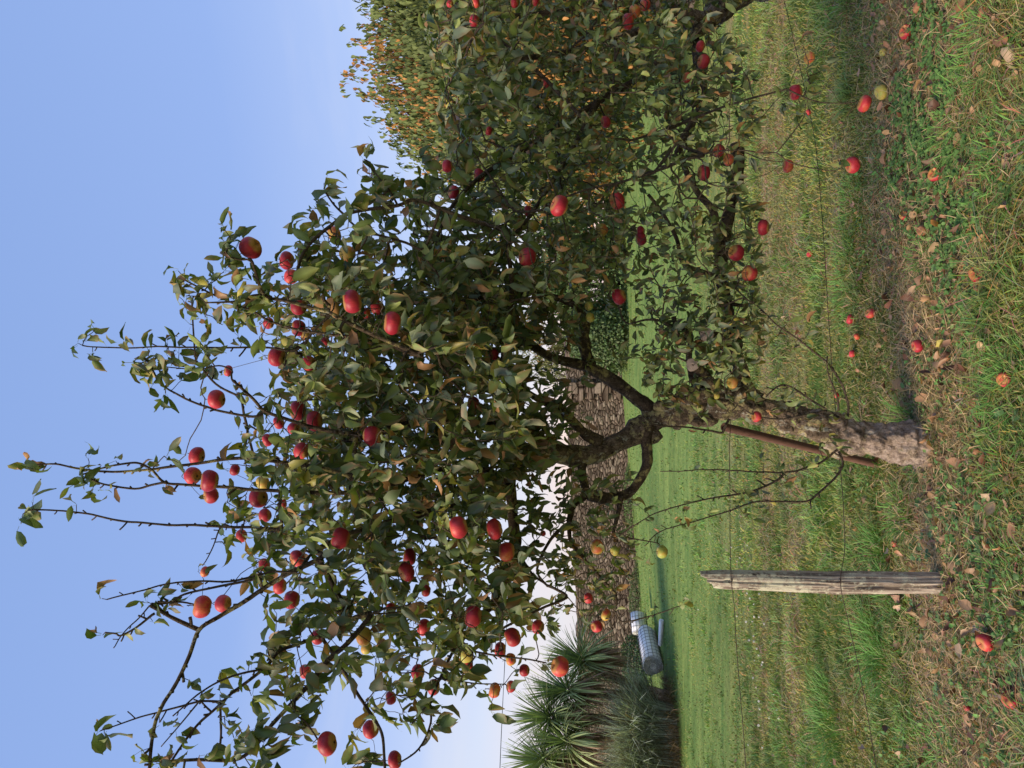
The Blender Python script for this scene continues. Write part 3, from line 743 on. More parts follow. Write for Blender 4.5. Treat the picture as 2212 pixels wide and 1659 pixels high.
sheet_roll(g1 + [0, 0, r_], [g2[0] + .25, g2[1] + .1, g2[2] + r_], r_, 6, 'thick white sheet roll in dark wire mesh, its spiral end showing, beside the ornamental grass', True, 'white rolls lying by the wall')
g3 = G(1420, 1390); g4 = gw(1415, 1345, g3[1] + .3)
sheet_roll(g3 + [0, .7, .40], [g4[0], g4[1] + .7, g4[2] + .40], .20, 4, 'second white roll lying behind the big spiral-ended one', True, 'white rolls lying by the wall')
g5 = G(1434, 1393); g6 = G(1434, 1340)
sheet_roll(g5 + [0, 0, .07], g6 + [0, 0, .05], .065, 2, 'thin white tube lying at the lawn edge beside the big roll', False, 'white rolls lying by the wall')

# ------------------------------------------------------------------ the apple trees
# every limb is traced as (u, v) with its distance running d0 -> d1 and its radius r0 -> r1 (metres)
GM = P(1990, 957, 3.66); GM[2] = 0
tree_a = empty('apple_tree', (GM[0], GM[1], 0), 'old gnarled apple tree with a leaning lichened trunk, in the middle of the picture', 'apple tree', 'old apple trees in a row')
gb = G(1640, -75)
tree_b = empty('apple_tree', (gb[0], 4.75, 0), 'bushy apple tree along the top edge of the picture, its trunk mostly out of frame', 'apple tree', 'old apple trees in a row')
EYEC = CAMP
def trace(uv, d0, d1):
    uv = np.array(uv, float); seg = np.r_[0, np.cumsum(np.linalg.norm(np.diff(uv, axis=0), axis=1))]; t = seg / seg[-1]
    return np.array([P(u, v, d0 + (d1 - d0) * k) for (u, v), k in zip(uv, t)])
class Skel:
    def __init__(s): s.P = []; s.R = []; s.major = []
    def add(s, pts, rad, major=False):
        for p, r in zip(pts, rad): s.P.append(p); s.R.append(r); s.major.append(major)
    def arr(s): return np.array(s.P), np.array(s.R), np.array(s.major)
def limb(tree, sk, uv, d0, d1, r0, r1, name='limb', rough=.32, lump=.42, major=True, connect=False, sides=None, spurs=False, matl=None, freq=16):
    pts = trace(uv, d0, d1)
    if connect and sk.P:
        A, Rr, M_ = sk.arr(); A = A[M_]
        q = pts[0]; j = int(np.argmin(np.linalg.norm(A - q, axis=1)))
        e = A[j]
        if np.linalg.norm(e - q) > .03:
            mid = (e + q) / 2 + norm(np.random.default_rng(int(abs(uv[0][0]))).normal(0, 1, 3)) * np.linalg.norm(e - q) * .06
            pts = np.vstack([e, mid, pts])
    n = 7 if r0 > .02 else 5
    cp = catmull(pts, n)
    if r0 < .012:
        cp[1:-1] += (fbm(cp[1:-1] * 14, 2, 3)[:, None] - .5) * .010 * norm(rng.normal(0, 1, 3))
    L = np.r_[0, np.cumsum(np.linalg.norm(np.diff(cp, axis=0), axis=1))]
    if r0 > .02: r0, r1 = r0 * .88, r1 * .88
    rad = r0 + (r1 - r0) * (L / L[-1]) ** .8
    mb = MB()
    if r0 > .02:
        # resample evenly for fine bark relief
        m_ = max(12, int(L[-1] / .010)); tt = np.linspace(0, L[-1], m_)
        fine = np.stack([np.interp(tt, L, cp[:, k]) for k in range(3)], -1)
        ker = np.ones(5) / 5
        sm = np.stack([np.convolve(np.pad(fine[:, k], 2, 'edge'), ker, 'valid') for k in range(3)], -1)
        tube(mb, sm, np.interp(tt, L, rad), sides or 36, rough, freq, int(r0 * 1e4), lump=lump)
        mt = matl or (M_bark if r0 > .045 else M_limb)
    else:
        tube(mb, cp, rad, sides or (7 if r0 > .006 else 5), .12, 60, 5)
        mt = matl or (M_limb if r0 > .009 else M_twig)
        if spurs:
            step = .045; t = .03
            while t < L[-1] - .02:
                p = np.array([np.interp(t, L, cp[:, k]) for k in range(3)]); r_ = np.interp(t, L, rad)
                dr = norm(np.cross(cp[-1] - cp[0], rng.normal(0, 1, 3))) + norm(cp[-1] - cp[0]) * .7
                ln = rng.uniform(.006, .016) if rng.random() < .85 else rng.uniform(.02, .04)
                tube(mb, [p, p + dr * ln * .6, p + dr * ln + [0, 0, .002]], [r_ * .8, r_ * .75, r_ * .8], 5)
                t += step * rng.uniform(.5, 1.5)
    o = link(name, mb.mesh(name, mt), tree)
    sk.add(cp, rad, major)
    return o, cp, rad
SA, SB = Skel(), Skel()
# --- tree A: trunk with flare and burls
tr = [(2016, 962), (1985, 960), (1955, 959), (1900, 953), (1850, 946), (1810, 936), (1760, 918), (1710, 902), (1660, 889), (1610, 878), (1560, 874), (1510, 872), (1470, 884), (1430, 897), (1395, 912)]
pts = trace(tr, 3.60, 3.70)
cp = catmull(pts, 8)
L = np.r_[0, np.cumsum(np.linalg.norm(np.diff(cp, axis=0), axis=1))]
rk = np.array([.150, .112, .092, .077, .076, .082, .072, .068, .064, .062, .068, .076, .068, .062, .058])
rad = np.interp(L, L[::8][:len(rk)], rk)
tt = np.linspace(0, L[-1], 190)
fine = np.stack([np.interp(tt, L, cp[:, k]) for k in range(3)], -1)
mb = MB(); tube(mb, fine, np.interp(tt, L, rad), 90, .42, 24, 3, lump=.12)
def burl(u, v, d, r, sq=(1, 1, 1), seed=1):
    c = P(u, v, d) + Fv * .012; n = 26; sq = (1.0, .9, 1.35); r = r * .92
    th = np.linspace(0, math.pi, n); ph = np.linspace(0, 2 * math.pi, 28, endpoint=False)
    dd = np.stack([np.outer(np.sin(th), np.cos(ph)), np.outer(np.sin(th), np.sin(ph)), np.outer(np.cos(th), np.ones(28))], -1)
    V = c + dd * r * np.array(sq); f = V.reshape(-1, 3); V = V + dd * (r * 1.5 * (fbm(f * 22, 5, seed) - .5)).reshape(n, 28, 1) - Fv * -.010
    i = np.arange(n - 1)[:, None] * 28; j = np.arange(28)[None]; k = (j + 1) % 28
    mb.add(V.reshape(-1, 3), np.stack([i + j, i + 28 + j, i + 28 + k, i + k], -1).reshape(-1, 4))
for a in ((1497, 858, 3.62, .060), (1520, 905, 3.64, .05), (1465, 905, 3.64, .05), (1440, 880, 3.64, .05), (1590, 850, 3.62, .045), (1640, 905, 3.62, .035), (1818, 925, 3.57, .045), (1808, 968, 3.58, .045),
          (1400, 935, 3.66, .055), (1700, 925, 3.6, .03), (1507, 914, 3.60, .022)):
    burl(*a, seed=int(a[0]) % 17)
link('trunk', mb.mesh('trunk', M_bark), tree_a)
SA.add(fine[::4], np.full(len(fine[::4]), .06), True)
A_ = lambda *a, **k: limb(tree_a, SA, *a, **k)
A_([(1400, 915), (1386, 925), (1368, 941), (1331, 956), (1295, 972), (1259, 983), (1222, 981), (1186, 967), (1150, 945), (1118, 932)], 3.68, 3.58, .060, .036)
A_([(1124, 938), (1070, 925), (1000, 905), (920, 910), (850, 925), (770, 950)], 3.58, 3.05, .034, .012)
A_([(1165, 965), (1131, 992), (1106, 1015), (1100, 1045), (1106, 1080), (1110, 1130), (1114, 1172), (1112, 1215)], 3.60, 3.5, .036, .018)
A_([(1110, 1165), (1095, 1240), (1060, 1310), (1010, 1370), (950, 1420)], 3.5, 3.1, .020, .008)
A_([(1104, 1050), (1040, 1080), (960, 1100), (870, 1120), (760, 1150), (680, 1190)], 3.52, 2.95, .024, .009)
A_([(1106, 1040), (1020, 1010), (930, 1020), (850, 1045), (780, 1062)], 3.52, 3.0, .018, .009)
A_([(1410, 890), (1397, 876), (1364, 852), (1331, 826), (1295, 804), (1259, 789), (1222, 781), (1182, 767), (1149, 745), (1120, 712), (1100, 690)], 3.70, 3.62, .046, .016)
A_([(1277, 795), (1264, 755), (1262, 720), (1264, 690)], 3.66, 3.75, .034, .030)
A_([(1264, 700), (1240, 660), (1190, 640), (1130, 630), (1060, 640), (960, 660)], 3.72, 3.5, .020, .010)
A_([(1300, 952), (1278, 942), (1259, 934), (1233, 905), (1204, 876), (1168, 865), (1131, 840), (1106, 808), (1085, 760)], 3.62, 3.5, .030, .013)
A_([(1085, 790), (1095, 730), (1102, 676), (1106, 621), (1099, 549), (1095, 500)], 3.45, 3.1, .016, .009)
A_([(1100, 661), (1078, 652), (1058, 643), (1044, 603), (1030, 570)], 3.4, 3.25, .008, .005)
A_([(1085, 800), (1010, 780), (930, 760), (850, 740), (760, 700), (700, 650)], 3.5, 2.85, .018, .007)
A_([(1402, 915), (1394, 945), (1397, 970), (1397, 996), (1390, 1022), (1368, 1056), (1342, 1072), (1305, 1076), (1270, 1066)], 3.66, 3.55, .036, .022)
A_([(1262, 985), (1256, 1020), (1266, 1066), (1240, 1090), (1228, 1130)], 3.62, 3.5, .028, .014)
A_([(1228, 1130), (1232, 1165), (1255, 1200), (1281, 1230), (1310, 1262), (1331, 1290), (1324, 1333)], 3.5, 3.4, .011, .007)
A_([(1342, 1072), (1335, 1110), (1325, 1150), (1334, 1170)], 3.55, 3.5, .014, .007)
A_([(1325, 1155), (1375, 1165), (1420, 1173), (1424, 1180)], 3.5, 3.5, .004, .0025, major=False, spurs=True)
A_([(1228, 1130), (1190, 1165), (1160, 1230), (1182, 1265)], 3.5, 3.4, .010, .005)
# low arm towards the other tree
A_([(1640, 868), (1618, 850), (1606, 822), (1598, 785), (1586, 752), (1590, 725), (1622, 708), (1634, 706)], 3.66, 3.75, .052, .032)
A_([(1590, 755), (1578, 700), (1566, 640), (1556, 590), (1560, 520), (1574, 455), (1590, 405), (1598, 362), (1592, 310)], 3.72, 3.95, .036, .026)
A_([(1556, 590), (1550, 540), (1542, 460), (1508, 418), (1478, 360), (1470, 320)], 3.80, 3.75, .026, .014)
A_([(1560, 600), (1510, 585), (1474, 566), (1462, 516), (1430, 458), (1400, 420)], 3.78, 3.6, .015, .008)
A_([(1530, 860), (1500, 820), (1488, 770), (1492, 735), (1470, 700)], 3.66, 3.6, .026, .016)
A_([(1590, 745), (1565, 742), (1545, 730), (1527, 722)], 3.70, 3.50, .034, .028)
A_([(1560, 850), (1530, 820), (1510, 800), (1497, 788)], 3.66, 3.45, .030, .026)
A_([(1467, 745), (1462, 715), (1455, 684)], 3.6, 3.62, .014, .012)
A_([(1560, 650), (1600, 660), (1625, 655)], 3.78, 3.7, .016, .006)
A_([(1480, 735), (1440, 700), (1400, 690), (1360, 700)], 3.6, 3.55, .010, .004, major=False)
A_([(1575, 905), (1565, 925), (1558, 935), (1530, 930), (1481, 923), (1426, 920), (1400, 914)], 3.6, 3.55, .007, .003, name='shoot', major=False, spurs=True)
cutm, nt, b = mat('cut_wood'); wv = N(nt, 'ShaderNodeTexNoise', Scale=55.0, Detail=6.0)
nt.links.new(rampn(nt, wv.outputs['Fac'], [(.35, (.15, .11, .09)), (.55, (.34, .27, .22)), (.7, (.46, .38, .32))]), b.inputs['Base Color']); b.inputs['Roughness'].default_value = .95
for (u, v, d, r) in ((1526, 722, 3.485, .030), (1496, 788, 3.435, .028)):
    c_ = P(u, v, d); dr = norm(CAMP - c_); sx3 = norm(np.cross(dr, [0, 0, 1])); up3 = np.cross(sx3, dr); mb = MB()
    th = np.linspace(0, 2 * math.pi, 20, endpoint=False)
    rings = [c_ + dr * z_ + (sx3[None] * np.cos(th)[:, None] + up3[None] * np.sin(th)[:, None]) * (r * k_ * (1 + .08 * np.sin(3 * th)))[:, None] for z_, k_ in ((-.03, 1.0), (0, 1.08), (.004, .95), (-.002, .55), (.001, .5), (-.004, .1))]
    i = np.arange(5)[:, None] * 20; j = np.arange(20)[None]; k = (j + 1) % 20
    mb.add(np.vstack(rings), np.stack([i + j, i + k, i + 20 + k, i + 20 + j], -1).reshape(-1, 4))
    link('pruned_stub', mb.mesh('pruned_stub', cutm), tree_a)
# suckers from the burl low on the trunk
for uv, d0, d1, r0, r1 in (([(1826, 912), (1790, 887), (1753, 865), (1717, 840), (1695, 832), (1673, 840), (1655, 858)], 3.5, 3.45, .006, .004),
                           ([(1825, 920), (1830, 905), (1833, 876), (1819, 832), (1790, 789), (1753, 756), (1717, 730), (1681, 705), (1644, 669), (1608, 643)], 3.5, 3.3, .0062, .003),
                           ([(1811, 887), (1808, 858), (1790, 810), (1786, 781)], 3.45, 3.4, .006, .003),
                           ([(1786, 887), (1735, 898), (1681, 905), (1633, 898), (1579, 865)], 3.45, 3.45, .006, .003),
                           ([(1808, 972), (1772, 1000), (1728, 1014), (1695, 1021), (1659, 1020), (1600, 1018), (1535, 1014), (1480, 1017), (1426, 1018)], 3.5, 3.3, .0058, .002),
                           ([(1695, 1021), (1681, 1036), (1644, 1054), (1608, 1065), (1517, 1080), (1426, 1105), (1395, 1120), (1370, 1135)], 3.42, 3.25, .006, .0022),
                           ([(1812, 975), (1819, 992), (1819, 1010), (1801, 1036), (1768, 1065), (1742, 1083), (1681, 1083), (1630, 1085), (1571, 1105), (1499, 1127), (1426, 1148), (1392, 1180)], 3.5, 3.2, .0062, .002),
                           ([(1470, 1309), (1430, 1322), (1398, 1333), (1345, 1343), (1328, 1320)], 3.3, 3.35, .002, .004)):
    A_(uv, d0, d1, r0, r1, name='shoot', major=False, spurs=True)
# long shoots against the sky
SH = [([(764, 938), (691, 927), (618, 905), (571, 887), (546, 861), (502, 821)], 2.85, 2.7, .011, .005),
      ([(764, 1025), (691, 1011), (618, 1000), (553, 992), (509, 989), (437, 1000), (364, 1009), (327, 1014), (262, 1019), (218, 1018), (164, 1012), (120, 1003), (72, 1005), (62, 1012)], 2.85, 2.65, .010, .003),
      ([(764, 1063), (691, 1065), (582, 1060), (473, 1052), (393, 1047), (356, 1041), (327, 1014), (300, 1001), (273, 1001), (225, 1010), (178, 1025)], 2.85, 2.62, .010, .003),
      ([(356, 1041), (327, 1047), (291, 1056), (225, 1047), (189, 1032)], 2.66, 2.6, .005, .003),
      ([(604, 1140), (540, 1138), (491, 1138), (418, 1134), (327, 1131), (255, 1123), (200, 1112), (156, 1105), (105, 1102), (72, 1101)], 2.85, 2.6, .007, .0028),
      ([(497, 1138), (476, 1140), (460, 1180), (437, 1222)], 2.75, 2.7, .004, .002),
      ([(640, 755), (582, 752), (473, 751), (364, 749), (255, 751), (200, 749), (178, 746)], 2.9, 2.7, .006, .0025),
      ([(571, 889), (546, 900), (473, 887), (451, 880), (400, 861), (349, 829), (320, 781), (300, 770)], 2.78, 2.65, .006, .003),
      ([(535, 930), (527, 894), (520, 852), (509, 852), (466, 829), (429, 785), (422, 767), (415, 661), (418, 640)], 2.8, 2.65, .006, .003),
      ([(546, 978), (540, 950), (535, 930)], 2.82, 2.8, .005, .005),
      ([(500, 800), (473, 790), (429, 798), (353, 792)], 2.75, 2.65, .004, .002),
      ([(909, 767), (822, 730), (768, 705), (713, 676), (673, 665), (618, 650), (571, 636), (545, 567), (535, 560)], 2.75, 2.5, .012, .005),
      ([(571, 636), (540, 640), (509, 651), (444, 654)], 2.58, 2.5, .006, .003),
      ([(730, 725), (691, 719), (637, 712), (582, 694), (546, 672), (470, 640), (400, 605)], 2.65, 2.5, .006, .003),
      ([(900, 433), (859, 444), (786, 454), (746, 466), (691, 506), (655, 546), (640, 600)], 2.9, 2.7, .009, .006),
      ([(746, 466), (720, 440), (700, 410)], 2.8, 2.75, .005, .003),
      ([(913, 538), (877, 524), (822, 509), (786, 502), (753, 476)], 2.95, 2.8, .007, .004),
      ([(859, 444), (840, 410), (812, 375)], 2.88, 2.85, .005, .003),
      ([(640, 1235), (590, 1235), (568, 1240), (497, 1256), (426, 1256), (355, 1262), (305, 1276), (231, 1295)], 2.8, 2.6, .006, .0025),
      ([(700, 1200), (660, 1222), (621, 1240), (568, 1272), (526, 1301), (472, 1333), (430, 1361), (408, 1418), (384, 1471), (355, 1517), (337, 1556), (327, 1602), (320, 1680)], 2.85, 2.5, .011, .0055),
      ([(430, 1361), (384, 1340), (350, 1322), (323, 1308)], 2.7, 2.65, .009, .006),
      ([(334, 1325), (305, 1347), (263, 1372), (250, 1368), (227, 1366)], 2.66, 2.6, .005, .003),
      ([(263, 1372), (245, 1400)], 2.62, 2.6, .003, .002),
      ([(327, 1304), (384, 1302), (430, 1308)], 2.66, 2.7, .005, .003),
      ([(560, 1250), (530, 1256), (462, 1269), (401, 1283), (370, 1300), (340, 1300)], 2.75, 2.66, .006, .004),
      ([(760, 1350), (700, 1370), (650, 1390), (604, 1407), (568, 1446), (508, 1492), (476, 1521), (426, 1567), (391, 1613), (370, 1645)], 2.9, 2.6, .011, .004),
      ([(568, 1446), (515, 1457), (469, 1475), (426, 1503), (373, 1547)], 2.75, 2.6, .005, .0025),
      ([(490, 1508), (476, 1515), (426, 1517), (355, 1535), (302, 1549), (231, 1574), (218, 1578)], 2.7, 2.55, .005, .0022),
      ([(430, 1516), (423, 1524), (391, 1563), (348, 1613)], 2.66, 2.6, .004, .002),
      ([(800, 1330), (750, 1390), (710, 1425), (675, 1471), (639, 1510), (586, 1567), (550, 1613), (508, 1641), (426, 1641), (348, 1645)], 2.85, 2.5, .012, .005),
      ([(476, 1521), (478, 1585), (472, 1638)], 2.65, 2.6, .005, .004),
      ([(639, 1545), (655, 1555), (668, 1570), (685, 1595), (690, 1605)], 2.6, 2.55, .004, .003),
      ([(639, 1510), (636, 1530), (639, 1545)], 2.68, 2.6, .005, .004),
      ([(700, 1385), (734, 1435), (777, 1506), (809, 1553), (827, 1595), (832, 1680)], 2.9, 2.6, .008, .005),
      ([(1000, 1370), (976, 1411), (954, 1460), (930, 1514), (930, 1560), (905, 1617), (860, 1650)], 3.0, 2.7, .009, .003),
      ([(930, 1514), (905, 1546), (890, 1563)], 2.8, 2.75, .005, .003),
      ([(954, 1467), (1025, 1476), (1093, 1478)], 2.85, 2.9, .004, .002),
      ([(1224, 1290), (1180, 1310), (1132, 1333), (1090, 1355), (1054, 1382)], 3.3, 3.1, .007, .005),
      ([(1010, 1395), (1025, 1407), (1086, 1418), (1140, 1424), (1180, 1432)], 3.0, 2.9, .005, .003),
      ([(1110, 1190), (1128, 1208), (1150, 1240), (1182, 1265)], 3.4, 3.2, .008, .005),
      ([(800, 1545), (777, 1506)], 2.72, 2.75, .003, .003)]
majors = 0
for k, (uv, d0, d1, r0, r1) in enumerate(SH):
    A_(uv, d0, d1, r0, r1, name='shoot', major=(r0 >= .007), connect=True, spurs=(uv[-1][0] < 700 or r1 < .0035))
# --- tree B
B_ = lambda *a, **k: limb(tree_b, SB, *a, **k)
tb0 = P(1640, -75, 4.4); tb0[2] = -.05
pts = np.vstack([tb0, trace([(1700, -70), (1625, -40), (1575, 0), (1545, 30)], 4.45, 4.3)])
cpb = catmull(pts, 8); mb = MB()
tt = np.linspace(0, len(cpb) - 1, 120); fine = np.stack([np.interp(tt, np.arange(len(cpb)), cpb[:, k]) for k in range(3)], -1)
tube(mb, fine, np.linspace(.115, .075, 120), 48, .28, 16, 8, lump=.3)
link('trunk', mb.mesh('trunk', M_bark), tree_b); SB.add(fine[::4], np.full(30, .08), True)
B_([(1550, 25), (1520, 45), (1480, 40), (1430, 15), (1350, -20)], 4.3, 4.2, .060, .03)
B_([(1545, 35), (1500, 75), (1450, 120), (1380, 170), (1290, 220), (1200, 280)], 4.3, 3.9, .04, .014)
B_([(1460, 35), (1380, 70), (1280, 100), (1180, 120), (1080, 130), (1000, 150)], 4.25, 3.7, .034, .010)
B_([(1400, 0), (1280, 10), (1160, 30), (1060, 40), (980, 60)], 4.2, 3.8, .03, .010)
B_([(1500, 80), (1510, 140), (1520, 190), (1500, 260), (1460, 330)], 4.3, 3.7, .03, .012)
B_([(1290, 220), (1250, 300), (1200, 380), (1150, 460), (1100, 520)], 4.0, 3.4, .02, .008)
B_([(1200, 280), (1120, 330), (1040, 380), (980, 440), (940, 520)], 3.9, 3.3, .018, .007)
B_([(1040, 55), (1062, 73), (1131, 127), (1186, 178), (1230, 225), (1259, 255)], 3.4, 3.3, .006, .009, name='shoot', connect=True)
B_([(1328, -20), (1328, 60), (1328, 145), (1320, 218)], 3.5, 3.3, .006, .005, name='shoot', connect=True)
B_([(1500, 250), (1481, 262), (1420, 285), (1368, 302), (1340, 300)], 3.5, 3.3, .008, .005, name='shoot', connect=True)
B_([(1520, 335), (1481, 345), (1410, 372), (1339, 396), (1295, 404), (1229, 422), (1190, 440)], 3.3, 3.05, .009, .004, name='shoot', connect=True)
B_([(1182, 451), (1113, 455), (1077, 407), (1029, 338), (997, 291), (968, 215)], 3.1, 3.2, .006, .0028, name='shoot', connect=True, spurs=True)
B_([(1426, 287), (1470, 268), (1521, 247), (1590, 222), (1650, 205), (1700, 192)], 3.5, 3.3, .008, .004, name='shoot', connect=True)
B_([(1426, 360), (1499, 338), (1550, 327), (1593, 324)], 3.4, 3.2, .007, .003, name='shoot', connect=True)
B_([(1593, 324), (1640, 330), (1677, 331), (1702, 349), (1753, 364), (1800, 369), (1818, 362)], 3.2, 3.15, .0035, .002, name='shoot', major=False)
B_([(1677, 331), (1710, 290), (1735, 255), (1740, 225)], 3.18, 3.2, .003, .002, name='shoot', major=False)
B_([(1700, 192), (1730, 205), (1768, 220), (1810, 222), (1852, 220)], 3.3, 3.25, .004, .002, name='shoot', major=False)
B_([(1610, 330), (1650, 345), (1690, 350)], 3.2, 3.2, .003, .002, name='shoot', major=False)

